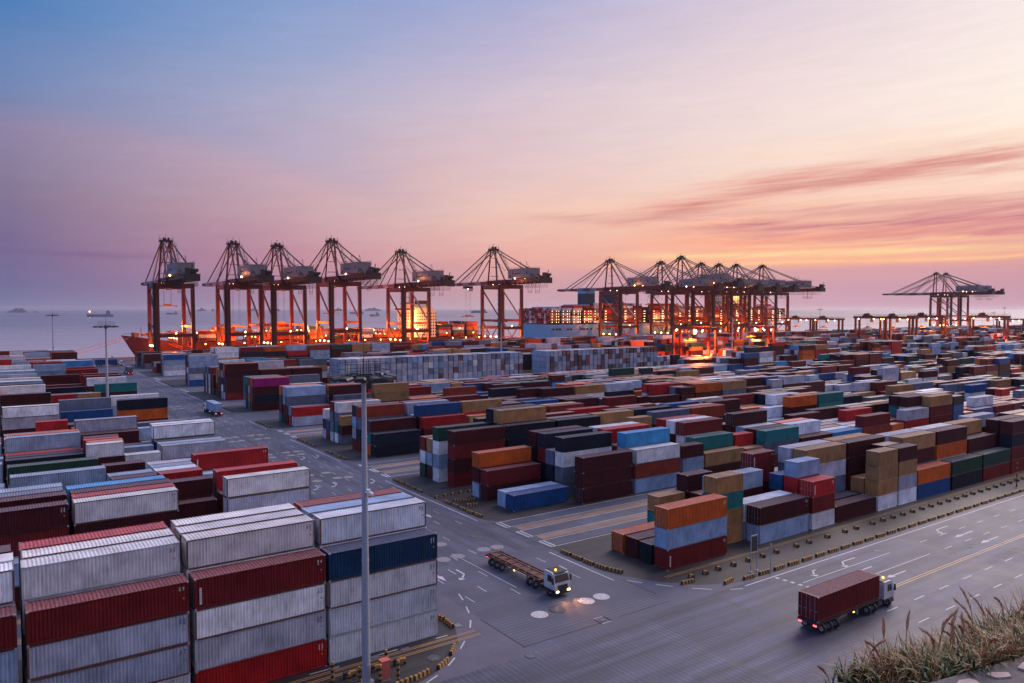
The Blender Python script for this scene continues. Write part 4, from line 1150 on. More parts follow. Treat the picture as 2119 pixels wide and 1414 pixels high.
def truck(name, loc, rz, cab_mat, trailer, label):
    """tractor with its skeletal trailer, nose towards local -y; origin on the road under the nose"""
    r = empty(name, (loc[0], loc[1], .014), rz)
    mb = MB(); mb.prism([(0, .95), (.12, 1.75), (.42, 2.75), (.75, 3.0), (2.15, 3.0), (2.25, 2.6), (2.25, .95)], -1.2, 1.2, 0, 'x'); mb.obj('cab', cab_mat, r)
    mb = MB(); mb.box(-1.1, 1.1, -.03, .3, .45, .98); mb.box(-1.2, 1.2, .05, .5, .38, .62); mb.box(-1.2, 1.2, .5, 2.2, .55, .96); mb.obj('bumper', M_BLACK, r)
    mb = MB(); mb.box(-.75, .75, -.045, .12, 1.0, 1.5); [mb.box(-.7, .7, -.06, -.04, 1.06 + k * .1, 1.1 + k * .1) for k in range(4)]; mb.box(-.28, .28, -.07, -.03, .62, .74); mb.box(-.9, .9, .2, 2.2, 2.98, 3.06); mb.obj('grille', M_BLACK, r)
    mb = MB(); q = [(.135, 1.85), (.40, 2.66)]; mb.quad([(-1.08, q[0][0] - .02, q[0][1]), (1.08, q[0][0] - .02, q[0][1]), (1.0, q[1][0] - .02, q[1][1]), (-1.0, q[1][0] - .02, q[1][1])]); mb.obj('windscreen', M_GLASS, r)
    for s in (-1, 1):
        mb = MB(); mb.quad([(s * 1.207, .55, 1.8), (s * 1.207, 1.55, 1.8), (s * 1.207, 1.5, 2.6), (s * 1.207, .72, 2.6)]); mb.obj('side_window', M_GLASS, r)
        mb = MB(); mb.box(s * 1.38 - .1, s * 1.38 + .1, .16, .3, 1.75, 2.5); mb.beam((s * 1.15, .3, 2.5), (s * 1.38, .23, 2.45), .04); mb.obj('mirror', M_BLACK, r)
        mb = MB(); mb.cbox((s * .86, -.05, .78), (.36, .06, .2)); mb.obj('headlight', M_HEAD, r)
    mb = MB(); mb.tube((-.35, 1.0, 3.0), (-.35, 1.0, 3.22), .14, .1, 10); mb.obj('beacon', M_AMBER, r)
    mb = MB()
    for s in (-1, 1): mb.box(s * .45 - .08, s * .45 + .08, 2.2, 6.6, .75, 1.05)
    mb.box(-.5, .5, 4.3, 5.8, 1.05, 1.2); mb.box(-1.2, -.6, 2.6, 3.6, .5, 1.0); mb.box(.6, 1.2, 2.6, 3.6, .5, 1.0); mb.obj('chassis', M_BLACK, r)
    z = 1.38
    mb = MB()
    for s in (-1, 1): mb.box(s * .62 - .1, s * .62 + .1, 3.4, 15.4, z - .3, z); mb.beam((s * 1.18, 3.4, z - .12), (s * 1.18, 15.4, z - .12), .09, .2)
    for i in range(9): y = 3.5 + i * 1.47; mb.box(-1.2, 1.2, y, y + .16, z - .22, z - .04)
    [mb.box(-.62, .62, 3.6 + k * 1.7, 5.0 + k * 1.7, z - .16, z - .08) for k in range(7)] if trailer else None; mb.box(-1.22, 1.22, 15.2, 15.45, z - .35, z); mb.box(-1.22, 1.22, 3.2, 3.45, z - .3, z); mb.obj('trailer_frame', M_RUSTY if trailer else M_BLACK, r)
    for s in (-1, 1):
        mb = MB(); mb.box(s * .95 - .25, s * .95 + .25, 11.2, 14.9, 1.06, 1.1); mb.obj('mudguard', M_BLACK, r)
        mb = MB(); mb.cbox((s * .9, 15.47, .98), (.4, .05, .14)); mb.obj('tail_light', M_TAIL, r)
        mb = MB(); mb.cbox((s * 1.24, 8.6, 1.02), (.04, .26, .12)); mb.obj('marker_light', M_AMBER, r)
        mb = MB(); mb.box(s * .5 - .09, s * .5 + .09, 6.6, 6.85, .1, 1.1); mb.obj('landing_leg', M_GREY, r)
    for y in (1.25, 4.3, 5.5, 11.8, 13.05, 14.3):
        for s in (-1, 1):
            o = bpy.data.objects.new('wheel', WHEEL); COL.objects.link(o); o.parent = r; o.location = (s * 1.0, y, .5)
    tag(r, label, 'truck', 'lorries driving through the yard'); return r


def beams(loc, rz, power=1000):
    for s in (-.86, .86):
        l = bpy.data.lights.new('headlight_beam', 'SPOT'); l.energy = power; l.color = (1.0, .34, .08); l.spot_size = R(62); l.spot_blend = .8; l.shadow_soft_size = .12
        o = bpy.data.objects.new('headlight_beam', l); COL.objects.link(o)
        c, s_ = math.cos(rz), math.sin(rz); x, y = s, -.12
        o.location = (loc[0] + x * c - y * s_, loc[1] + x * s_ + y * c, .8)
        d = Vector((s_, -c, -.17)); o.rotation_euler = (-d).to_track_quat('Z', 'Y').to_euler()


def load(loc, rz, code, label, rnd):
    c = dict(ln=4, code=code, side='R', blk=0, f=99, rot=False, px=600, L=12.05, H=H40, x=0, y=0, z=0, lv=0)
    o = build_container(c, rnd, 'parts'); cs, sn = math.cos(rz), math.sin(rz); y = 9.35
    o.location = (loc[0] - y * sn, loc[1] + y * cs, 1.41); o.rotation_euler = (0, 0, rz + math.pi / 2); tag(o, label, 'container', GROUP_C)


rt = random.Random(3)
T1, T2 = (56.3, 70.3), (87.3, 47.4)
truck('flatbed_truck', T1, 0, M_CAB, True, 'empty flatbed truck with white cab coming down the main road'); beams(T1, 0)
truck('container_truck', T2, math.pi / 2, M_CAB, False, 'truck carrying a dark red container along the wide front road'); load(T2, math.pi / 2, 'D', 'dark red container riding on the truck on the wide front road', rt)
T3 = (p2w(425, 858)[0] + 2.5, p2w(425, 858)[1] + 8)
truck('container_truck', T3, math.pi, M_WHITE, False, 'truck with a pale blue box driving away up the main road'); load(T3, math.pi, 'G', 'pale blue container on the truck driving away up the main road', rt); beams(T3, math.pi, 2600)
T4 = (p2w(270, 776)[0], p2w(270, 776)[1] + 15)
truck('container_truck', T4, math.pi, M_WHITE, False, 'small distant truck with red tail lights near the quay end'); load(T4, math.pi, 'S', 'grey container on the small distant truck near the quay end', rt)
T5 = p2w(306, 762)
truck('container_truck', (T5[0], T5[1]), 0, M_WHITE, False, 'truck with a white box waiting at the far right stacks by the quay'); load(T5, 0, 'W', 'white container on the waiting truck by the far stacks', rt)
T6 = p2w(255, 757)
truck('container_truck', (T6[0], T6[1]), math.pi / 2, M_WHITE, False, 'distant truck with a blue box crossing before the ship bow'); load(T6, math.pi / 2, 'B', 'blue container on the distant truck before the ship bow', rt)
# ------------------------------------------------------------------ sea, quay, islands
def water_mat():
    m, q, b = new_mat('sea_water')
    c = q.n('ShaderNodeTexCoord').outputs['Object']
    sp = q.n('ShaderNodeSeparateXYZ'); q.put(sp.inputs[0], c)
    silt = q.math('ADD', sp.outputs[1], q.math('MULTIPLY', q.noise(q.mapping(c, (0.0006, 0.004, 1)), 1.0, 5, 0.65), 900.0))
    q.put(b.inputs['Base Color'], q.ramp(q.mrange(silt, 900, 4500), [(0, (0.36, 0.315, 0.345)), (.16, (0.27, 0.245, 0.29)), (.45, (0.16, 0.16, 0.215)), (1, (0.13, 0.135, 0.19))]))
    b.inputs['IOR'].default_value = 1.33
    n1 = q.noise(q.mapping(c, (0.0012, 0.008, 1)), 1.0, 5, 0.65)
    q.put(b.inputs['Roughness'], q.mrange(n1, 0.38, 0.62, 0.24, 0.42))
    n2 = q.noise(q.mapping(c, (0.03, 0.09, 1)), 1.0, 5, 0.7)
    bp = q.n('ShaderNodeBump'); bp.inputs['Strength'].default_value = 0.35; bp.inputs['Distance'].default_value = 2.5; q.put(bp.inputs['Height'], n2)
    q.put(b.inputs['Normal'], bp.outputs[0]); return m


sheet('sea', [rect(-60000, 90000, 595, 90000)], -4, water_mat(), 'calm grey violet sea beyond the quay', 'sea')
mb = MB(); mb.box(-2500, 5200, 598, 602.4, -6, .35); mb.box(-2500, 5200, 602.4, 602.9, -3, .1)
tag(mb.obj('quay_wall', G_CONC), 'straight concrete quay edge along the water', 'quay', kind='structure')
M_ISLE = steel('hazy_island', (0.10, 0.11, 0.155), 0.9, 0.12, 0.002)


def island(px0, px1, ytop, dist, lab, seed):
    """a low rocky island ridge with depth, out at sea"""
    rn = random.Random(seed); k = dist / 10.0
    a0, b0, _ = ray(px0, 646); a1, b1, _ = ray(px1, 646); t0 = dist / math.hypot(a0, b0); t1 = dist / math.hypot(a1, b1)
    p0, p1 = Vector((a0 * t0, b0 * t0, -5)), Vector((a1 * t1, b1 * t1, -5)); ax = (p1 - p0); L = ax.length; ax.normalize(); nr = Vector((-ax.y, ax.x, 0))
    Hm = (HOR - ytop) / F_PX * dist + CAMH + 5; N = 28; J = 8; mb = MB(); grid = []
    ph = [rn.uniform(0, 6) for _ in range(4)]; pk = rn.uniform(.35, .6)
    for i in range(N + 1):
        t = i / N; e = max(0, 1 - abs(t - pk) / (pk if t < pk else 1 - pk)) ** .85
        e *= 1 + .18 * math.sin(9 * t + ph[0]) + .1 * math.sin(23 * t + ph[1]); row = []
        for j in range(J + 1):
            s = j / J * 2 - 1; h = max(0, e * (1 - abs(s) ** 1.6) * (1 + .1 * math.sin(5 * s + ph[2] + 7 * t)))
            row.append(p0 + ax * (t * L) + nr * (s * L * .16) + Vector((0, 0, Hm * h)))
        grid.append(row)
    for i in range(N):
        for j in range(J): mb.quad([grid[i][j], grid[i + 1][j], grid[i + 1][j + 1], grid[i][j + 1]])
    tag(mb.obj('island', M_ISLE), lab, 'island', kind='structure')


island(12, 64, 637, 10000, 'dark peaked island on the horizon at far left', 1)
island(67, 81, 643, 11000, 'tiny islet right of the peaked island', 2)
for i, (a, b, y) in enumerate(((402, 432, 638.6), (436, 446, 639), (512, 540, 638.4), (566, 582, 638), (690, 712, 636.6), (748, 792, 636.2))):
    island(a, b, y, 15000, 'faint low island on the horizon seen between the %s cranes' % ('left' if i < 4 else 'middle'), 10 + i)

# ------------------------------------------------------------------ ship to shore cranes
def crane_proto():
    """origin on the ground midway between the rails; +y towards the sea, x along the quay"""
    r = empty('quay_crane'); A, B = 11.5, 15.5; ZG = 57.0
    def part(n, m, build, parent=r):
        mb = MB(); build(mb)
        mb.v = [(x, -16 + (y + 16) * .77 if y < -16 else 19 + (y - 19) * 1.1 if y > 19 else y, z) for x, y, z in mb.v]
        return mb.obj(n, m, parent)
    for sx in (-1, 1):
        for sy in (-1, 1):
            part('leg', M_CRANE, lambda b: (b.box(sx * A - 1.2, sx * A + 1.2, sy * B - 1.3, sy * B + 1.3, 4.2, 50.4), b.box(sx * A - 1.4, sx * A + 1.4, sy * B - 1.5, sy * B + 1.5, 15.2, 18.4)))
            def bogie(b):
                b.prism([(sx * A - 4.2, 1.3), (sx * A + 4.2, 1.3), (sx * A + 1.2, 4.2), (sx * A - 1.2, 4.2)], sy * B - .6, sy * B + .6, 0, 'y')
                for k in range(-3, 4, 2): b.tube((sx * A + k * 1.25, sy * B - .45, .55), (sx * A + k * 1.25, sy * B + .45, .55), .55, n=10, m=1)
            part('bogie', [M_CRANE, M_DARK], bogie)
    for sy in (-1, 1):
        part('sill_beam', M_CRANE, lambda b: b.box(-A, A, sy * B - .8, sy * B + .8, 15.6, 18.2))
        part('top_cross_beam', M_CRANE, lambda b: b.box(-A - 1.2, A + 1.2, sy * B - 1.0, sy * B + 1.0, 50.5, 54.0))
    for sx in (-1, 1):
        x = sx * A
        part('portal_beam', M_CRANE, lambda b: b.box(x - .7, x + .7, -B, B, 22.2, 24.2))
        part('diagonal_brace', M_CRANE, lambda b: b.beam((x, B - 1, 49.5), (x, -B + 1, 25.0), 1.0, 1.0))
        part('knee_brace', M_CRANE, lambda b: (b.beam((x, B - 1, 22), (x, 0, 8.5), .75), b.beam((x, -B + 1, 22), (x, 0, 8.5), .75), b.beam((x, -B, 8.2), (x, B, 8.2), .8, 1.0)))
        part('frame_side_beam', M_CRANE, lambda b: b.box(x - .7, x + .7, -B, B, 51, 53.6))
    for s in (-1, 1):
        part('girder', M_CRANE, lambda b: (b.box(s * 3.6 - .75, s * 3.6 + .75, -82, 19, 54.4, 58.2), b.beam((s * 5.0, -82, 58.9), (s * 5.0, 19, 58.9), .12)))
        def boom(b):
            for k in range(7): y0 = 19.5 + k * 10; b.box(s * 3.4 - .65, s * 3.4 + .65, y0, y0 + 9.96, 54.8 + (.0 if k < 5 else .3 * (k - 4)), 57.6, 0 if k % 2 == 0 else 1)
            b.beam((s * 4.7, 19, 58.5), (s * 4.7, 88, 58.4), .1)
        part('boom', [M_CRANE, M_HOUSE], boom)
    part('boom_tip', M_CRANE_D, lambda b: b.box(-4.6, 4.6, 87.5, 90.3, 55.4, 57.4))
    for k in range(6): part('boom_tie', M_CRANE_D, lambda b: b.box(-4, 4, 26 + k * 12, 27 + k * 12, 55, 56.2))
    part('girder_walkway', M_CRANE_D, lambda b: ([b.box(-5.4, 5.4, -82 + k * 8.2, -81 + k * 8.2, 54.2, 55.6) for k in range(13)], b.box(4.4, 5.8, -84, 19, 57.9, 58.1), b.box(-5.8, -4.4, -84, 19, 57.9, 58.1)))
    def backend(b):
        b.box(-5, 5, -86, -80, 54, 58.6); b.box(-4, -1, -86.5, -83, 58.6, 62.4); b.box(1.2, 3, -85, -80, 58.6, 61.2); b.tube((-2, -85, 61), (4, -85, 61), 1.1, n=10); b.beam((0, -84, 58), (0, -87.5, 64.5), .5); b.box(-3.5, 3.5, -80, -76, 58.2, 60)
    part('rear_platform', M_CRANE_D, backend)
    ho = part('machinery_house', M_HOUSE, lambda b: (b.box(-5.6, 5.6, -62, -19, 59, 66.4), b.box(-5.8, 5.8, -62.2, -18.8, 66.4, 66.8)))
    part('house_door', M_CRANE_D, lambda b: b.box(-5.66, -5.6, -25, -22.6, 59.2, 62), ho)
    for a_, b_ in ((-58, -56), (-44, -42.5)): part('vent', M_CRANE_D, lambda b: b.box(-5.66, -5.6, a_, b_, 61.8, 64), ho)
    part('emblem', M_CRANE_D, lambda b: (b.box(-5.68, -5.6, -29.4, -28.6, 61.2, 65), b.box(-5.68, -5.6, -31, -27.6, 62.6, 63.1), [b.box(-5.68, -5.6, -33.5 - 1.7 * k, -32.4 - 1.7 * k, 62, 63.2) for k in range(5)]), ho)
    part('house_sign', M_CRANE_D, lambda b: b.box(-3.6, 3.6, -18.95, -18.72, 61.6, 63.6), ho)
    part('roof_railing', M_CRANE_D, lambda b: ([b.beam((s * 5.6, -62, z), (s * 5.6, -19, z), .12) for s in (-1, 1) for z in (67.4, 68)], [b.beam((s * 5.6, -62 + k * 4.3, 66.8), (s * 5.6, -62 + k * 4.3, 68), .1) for s in (-1, 1) for k in range(11)]))
    AP = (14.0, 86.0)
    for s in (-1, 1):
        part('mast_leg', M_CRANE, lambda b: b.beam((s * 5.2, 15.5, 54), (s * 2.6, AP[0] + .5, AP[1]), 1.15, 1.15))
        part('back_mast_leg', M_CRANE, lambda b: b.beam((s * 5.2, -15.5, 54), (s * 2.6, AP[0] - 2.2, AP[1]), 1.05, 1.05))
        part('fore_stay', M_CRANE_D, lambda b: (b.beam((s * 2.8, AP[0] + 1, AP[1]), (s * 3.4, 46, 57.8), .6), b.beam((s * 2.8, AP[0] + 1, AP[1]), (s * 3.4, 77, 57.8), .66)))
        part('back_stay', M_CRANE_D, lambda b: (b.beam((s * 2.8, AP[0] - 2, AP[1]), (s * 3.6, -74, 58.4), .7), b.beam((s * 2.8, AP[0] - 2, AP[1]), (s * 3.6, -46, 67), .36), b.beam((s * 3.2, -40, 66.8), (s * 3.2, -40, 73), .2), b.beam((s * 3.2, -40, 73), (s * 3.2, -46, 66.8), .2)))
        part('hoist_rope', M_CRANE_D, lambda b: [b.beam((s * (.6 + .4 * k), AP[0] + 1, AP[1] + .6), (s * (1 + .5 * k), 60 + 4 * k, 58), .10) for k in range(3)])
    part('mast_brace', M_CRANE, lambda b: ([b.beam((-4.2 + .5 * k, 12 - 0.2 * k, 62 + 8 * k), (4.2 - .5 * k, 12 - .2 * k, 62 + 8 * k), .45) for k in range(3)], b.beam((0, -6, 66), (0, 12, 78), .3)))
    def apex(b):
        b.box(-4.4, 4.4, AP[0] - 3.4, AP[0] + 2.4, AP[1] - 1.0, AP[1] + .5)
        for s in (-1, 1): b.tube((s * 1.6 - .5, AP[0] - 1.2, AP[1] + 1.4), (s * 1.6 + .5, AP[0] - 1.2, AP[1] + 1.4), 1.25, n=12)
        b.tube((-.5, AP[0] + 1, AP[1] + 1.2), (.5, AP[0] + 1, AP[1] + 1.2), 1.1, n=12)
        for x in (-4.3, -1.4, 1.4, 4.3):
            for y in (AP[0] - 3.3, AP[0] + 2.3): b.beam((x, y, AP[1] + .4), (x, y, AP[1] + 1.8), .12)
        for y in (AP[0] - 3.3, AP[0] + 2.3):
            for z in (1.1, 1.8): b.beam((-4.3, y, AP[1] + z), (4.3, y, AP[1] + z), .1)
        b.beam((-4.2, AP[0], AP[1]), (-4.2, AP[0], AP[1] + 4.2), .14); b.beam((4.2, AP[0] - 2, AP[1]), (4.2, AP[0] - 2, AP[1] + 4), .14); b.beam((0, AP[0], AP[1] + 1.5), (0, AP[0], AP[1] + 4.6), .2); b.beam((0, AP[0] - 1.5, AP[1] + 4.4), (0, AP[0] + 1.5, AP[1] + 4.4), .2)
        b.box(-1, 1, AP[0] - 5.5, AP[0] - 3.2, AP[1] - 2.2, AP[1] - 2.0)
    part('apex_platform', M_CRANE_D, apex)
    def stair(b):
        for k in range(9):
            z = 57 + k * 3.1; y = -14 + k * 2.7; b.box(4.6, 6.2, y - .8, y + .8, z, z + .15); b.beam((5.3, y, z), (5.1, y + 2.7, z + 3.1), .3); b.beam((6.1, y, z + 1.1), (5.9, y + 2.7, z + 4.2), .12)
    part('mast_stair', M_CRANE_D, stair)
    def tower(b):
        x, y = -A - 2.0, -B
        b.box(x - .9, x + .9, y - 1.2, y + .2, 5, 54)
        for k in range(12): z = 6 + k * 4; b.box(x - 1.3, x + 1.0, y - 1.5, y + 1.2, z, z + .2); b.beam((x - 1.2, y - 1.4, z + .2), (x - 1.2, y + 1.1, z + 4), .16)
    part('lift_tower', M_CRANE_D, tower)
    for s in (-1, 1):
        part('service_cage', M_CRANE_D, lambda b: ([b.beam((s * 4, y, 46.5), (s * 4, y, 54.4), .2) for y in (-64, -56)], [b.beam((s * 4, -64, z), (s * 4, -56, z), .2) for z in (46.5, 47.6, 48.6)]))
    for s in (-1, 1):
        def fest(b):
            for k in range(13):
                y = -78 + k * 3.4
                for q in range(6):
                    t0, t1 = q / 6, (q + 1) / 6; b.beam((s * 4.9, y + 3 * t0, 54 - 14 * t0 * (1 - t0)), (s * 4.9, y + 3 * t1, 54 - 14 * t1 * (1 - t1)), .13)
        part('festoon_cable', M_CRANE_D, fest)
    for sx in (-1, 1): part('girder_lamp', M_BULB, lambda b: b.ball((sx * 5.6, -33, 58.9), .55))
    for k in (-1, 0, 1): part('portal_lamp', M_BULB, lambda b: b.ball((-A - .9, k * 9.5, 9.3), .62))
    part('portal_lamp', M_BULB, lambda b: b.ball((0, -B - 1.2, 18.6), .5)); part('boom_lamp', M_BULBW, lambda b: b.ball((-4.3, 8, 54.6), .35)); part('boom_lamp', M_BULBW, lambda b: b.ball((-4.3, -2, 54.4), .35))
    return r


def trolley_for(root, y, zs):
    """trolley, operator cab, ropes and spreader hung at y along the girder; zs = spreader height"""
    e = empty('trolley'); e.parent = root
    mb = MB(); mb.box(-3.6, 3.6, y - 3.4, y + 3.4, 52.6, 54.3); mb.box(-4.4, 4.4, y - 4, y + 4, 52.2, 52.5); mb.obj('trolley_frame', M_CRANE_D, e)
    mb = MB(); mb.box(-1.6, 1.4, y - 7.2, y - 4.2, 49.6, 52.4); mb.obj('operator_cab', M_GREY, e)
    mb = MB()
    for sx in (-2.4, 2.4):
        for sy in (-1.6, 1.6): mb.beam((sx, y + sy, zs + 1), (sx, y + sy, 52.4), .10)
    mb.obj('hoist_rope', M_CRANE_D, e)
    mb = MB(); mb.box(-6.1, 6.1, y - .9, y + .9, zs - .2, zs + .5); mb.box(-2.6, 2.6, y - 1.2, y + 1.2, zs + .5, zs + 1.5)
    for s in (-1, 1): mb.box(s * 6.1 - .25, s * 6.1 + .25, y - 1.22, y + 1.22, zs - .5, zs + .4)
    mb.obj('spreader', M_YEL, e)
    for k in (-2, 0, 2): mb = MB(); mb.ball((k, y - 3.6, 51.8), .42); mb.obj('trolley_lamp', M_BULBW, e)


CR = [((343, 489), 12, 38, 'leftmost quay crane, its boom over the red ship bow', 1), ((482, 495), 8, 22, 'second quay crane from the left, lit lamps on its house', 1), ((573, 500), 6, 24, 'third quay crane from the left, close behind the second', 1),
      ((686, 490), 16, 30, 'fourth quay crane from the left, tall and standing alone', 1), ((829, 513), 2, 40, 'fifth quay crane from the left, before the lit white ship bridge', 1), ((1021, 508), 60, 26, 'tall quay crane at the centre, right of the red ship stern', 1),
      ((1262, 533), -6, 40, 'quay crane at the stern of the big blue ship', 1), ((1367, 538), 30, 40, 'second quay crane over the big blue ship', 1), ((1409, 527), 20, 36, 'tallest quay crane over the big blue ship', 1),
      ((1450, 541), 35, 40, 'fourth quay crane over the big blue ship', 1), ((1487, 543), 18, 40, 'fifth quay crane over the big blue ship', 1), ((1523, 544), 40, 42, 'sixth quay crane over the big blue ship', 1), ((1577, 546), 10, 42, 'rightmost quay crane over the big blue ship', 1),
      ((1937, 562), 5, 42, 'left one of two far quay cranes at right', 1), ((1957, 563), 8, 42, 'right one of two far quay cranes at right', 1)]
P0 = crane_proto(); CRU = []
for i, ((px, py), ty, zs, lab, _) in enumerate(CR):
    c = P0 if i == 0 else None
    u_, zt = at_v(px, py, 592); CRU.append(u_)
    if c is None: c = copy_tree(P0)
    c.location = (u_, 578, .01); c.scale = (1, 1, (zt) / 89.6)
    tag(c, lab, 'quay crane', 'ship to shore cranes along the quay')
for i, ob in enumerate([o for o in COL.objects if o.name.startswith('quay_crane')]): trolley_for(ob, CR[i][1], CR[i][2])
SOD = (1.0, 0.19, 0.028)
for i, u_ in enumerate(CRU):
    for (dx_, dy_, dz_, p_) in ((0, -9, 12.5, 62000), (0, 17, 17, 36000)):
        lamp('crane_sodium_light', (u_ + dx_, 578 + dy_, dz_), p_ * (1.0 if i < 6 else (.75 if dy_ < 0 else .12) if i < 13 else .7), SOD, 1.2)
    if i in (1, 4, 5, 6, 8, 10, 14): lamp('crane_house_light', (u_ - 8.5, 578 - 33, 60.5), 1500, (1, .3, .06), .4)

# ------------------------------------------------------------------ yard gantry cranes
def rtg_proto():
    r = empty('yard_crane'); A, B, Z = 3.5, 15.5, 21.5
    def part(n, m, build):
        mb = MB(); build(mb); return mb.obj(n, m, r)
    for sx in (-1, 1):
        for sy in (-1, 1): part('leg', M_CRANE, lambda b: b.box(sx * A - .75, sx * A + .75, sy * B - .8, sy * B + .8, 1.7, Z - .9))
        part('girder', M_CRANE, lambda b: b.box(sx * A - .5, sx * A + .5, -B - 2.2, B + 2.2, Z - .9, Z + .9))
        part('railing', M_CRANE_D, lambda b: ([b.beam((sx * (A + .9), -B - 2, z), (sx * (A + .9), B + 2, z), .09) for z in (Z + 1.6, Z + 2.2)], [b.beam((sx * (A + .9), -B - 2 + k * 3.5, Z + .6), (sx * (A + .9), -B - 2 + k * 3.5, Z + 2.2), .09) for k in range(11)]))
    for sy in (-1, 1):
        part('sill_beam', M_CRANE, lambda b: (b.box(-A - 2.6, A + 2.6, sy * B - .5, sy * B + .5, 1.1, 2.2), b.beam((-A, sy * B, 2.2), (A, sy * B, 9), .3), b.box(-A, A, sy * B - .35, sy * B + .35, 9, 9.7)))
        def wh(b):
            for k in (-1, 1):
                for q in (-.8, .8): b.tube((k * (A + 1.4) + q, sy * B - .35, .75), (k * (A + 1.4) + q, sy * B + .35, .75), .75, n=14)
        part('wheels', M_DARK, wh)
        part('end_tie', M_CRANE, lambda b: b.box(-A, A, sy * (B + 1.8) - .4, sy * (B + 1.8) + .4, Z - .7, Z + .7))
    part('trolley', M_CRANE_D, lambda b: (b.box(-A - .6, A + .6, 2.5, 8.5, Z + .9, Z + 1.6), b.box(-A + .5, -.4, 3, 6.2, Z + 1.6, Z + 3.2), b.box(.3, A - .3, 4.6, 8.0, Z + 1.6, Z + 2.7), b.tube((-2.6, 7.6, Z + 2.3), (-.4, 7.6, Z + 2.3), .7, n=10), b.beam((0, 5, Z + 1.5), (0, 5, Z + 5), .16)))
    part('operator_cab', M_GREY, lambda b: b.box(-1.3, 1.3, -.9, 1.7, Z - 3.7, Z - 1.0))
    part('spreader', M_YEL, lambda b: (b.box(-1.2, 1.2, 3.2, 6.2, 13.6, 14.6), b.box(-6, 6, 3.6, 5.8, 13.1, 13.6)))
    part('hoist_rope', M_CRANE_D, lambda b: [b.beam((x, y, 14.4), (x, y, Z + 1), .08) for x in (-1, 1) for y in (3.5, 5.9)])
    part('power_house', M_HOUSE, lambda b: b.box(-2.6, 2.6, -B - 2.0, -B - .6, 2.3, 5.2))
    part('side_stair', M_CRANE_D, lambda b: [b.box(-A - 1.4, -A - .6, -B - .5 + (k % 2) * .8, -B + .5 + (k % 2) * .8, 3 + k * 2.6, 3.2 + k * 2.6) for k in range(7)])
    for y in (-11, -3.5, 12): part('work_lamp', M_BULB, lambda b: b.ball((-A - .7, y, Z - 1.2), .42))
    return r


P1 = rtg_proto()


RT = [(1.03, 'nearest yard crane, glowing orange between the stacks right of centre', 170000), (.98, 'second lit yard crane, right of the nearest one', 120000),
      (1.12, 'dark yard crane under the right end of the big blue ship', 9000), (1.12, 'dark yard crane below the small mast right of the blue ship', 5000),
      (1.25, 'left one of two dark yard cranes standing side by side at right', 5000), (1.25, 'right one of two dark yard cranes standing side by side', 7000),
      (1.28, 'yard crane with lit orange legs under the far quay cranes', 50000), (1.28, 'yard crane with red legs at the far right', 22000), (1.0, 'yard crane cut off by the right edge', 5000)]
for i, ((u_, v_), (s, lab, pw)) in enumerate(zip(YARD_CRANES, RT)):
    c = P1 if i == 0 else copy_tree(P1)
    c.location = (u_, v_, .012); c.scale = (1, 1, s); tag(c, lab, 'yard crane', 'rubber tyred gantry cranes in the yard')
    lamp('yard_crane_light', (u_ + .5, v_ - 4, 17.5), pw, SOD, .8)
    if pw > 10000: lamp('yard_crane_light', (u_ - 7, v_ - 17, 7), pw * .35, SOD, .8)

# ------------------------------------------------------------------ ships
def hull_mesh(L, Bm, zdeck, stern_w, bow_rake, fore_rise, mats, bow_at_minus=True, zwl=-4.3):
    """lofted hull from x=0 (bow) to x=L (stern), centred on y=0"""
    S = 26; mb = MB(); rings = []; lev = [zwl, zwl + 3, zwl + (zdeck - zwl) * .45, zwl + (zdeck - zwl) * .75, zdeck]
    for i in range(S + 1):
        t = i / S; x = L * t
        full = min(1, (t / .16)) ** .62 if t < .16 else 1 if t < .88 else 1 - (1 - stern_w) * ((t - .88) / .12) ** 1.4
        rise = fore_rise * max(0, 1 - t / .12)
        ring = []
        for k, z in enumerate(lev):
            kk = k / (len(lev) - 1); zz = z + rise * kk
            xx = x + bow_rake * (1 - kk) * max(0, 1 - t / .1) if t < .1 else x - (L * .012) * (1 - kk) * max(0, (t - .95) / .05)
            w = Bm / 2 * full * (.62 + .38 * kk ** .6 if t < .3 else .94 + .06 * kk); w = w * (1 if t > .02 else .35 + .4 * kk)
            ring.append((xx, w, zz))
        rings.append(ring)
    n = len(lev)
    for i in range(S):
        for k in range(n - 1):
            for s in (-1, 1):
                P = [rings[i][k], rings[i + 1][k], rings[i + 1][k + 1], rings[i][k + 1]]
                mb.quad([(p[0], s * p[1], p[2]) for p in P], 1 if k == 0 else 0)
        a, b = rings[i][-1], rings[i + 1][-1]; mb.quad([(a[0], -a[1], a[2] - .8), (b[0], -b[1], b[2] - .8), (b[0], b[1], b[2] - .8), (a[0], a[1], a[2] - .8)], 2)
    for rg in (rings[0], rings[-1]):
        for k in range(n - 1): mb.quad([(rg[k][0], -rg[k][1], rg[k][2]), (rg[k][0], rg[k][1], rg[k][2]), (rg[k + 1][0], rg[k + 1][1], rg[k + 1][2]), (rg[k + 1][0], -rg[k + 1][1], rg[k + 1][2])], 0)
    return mb.mesh('hull', mats)


M_HULLR = steel('dark_red_hull', (0.075, 0.012, 0.011), 0.5, 0.25, 0.05); M_HULLB = steel('sky_blue_hull', (0.075, 0.32, 0.60), 0.45, 0.1, 0.05)
M_BOOT = steel('boot_topping', (0.05, 0.02, 0.02), 0.6, 0.3, 0.1); M_DECK = steel('red_brown_deck', (0.16, 0.035, 0.025), 0.6, 0.3, 0.1); M_CREAM = steel('cream_superstructure', (0.62, 0.55, 0.42), 0.5, 0.1, 0.1)
M_FUN = steel('dark_blue_funnel', (0.012, 0.03, 0.055), 0.5, 0.2, 0.1); M_LASH = steel('lashing_bridge_steel', (0.075, 0.026, 0.018), 0.55, 0.3, 0.3)
rs = random.Random(21)


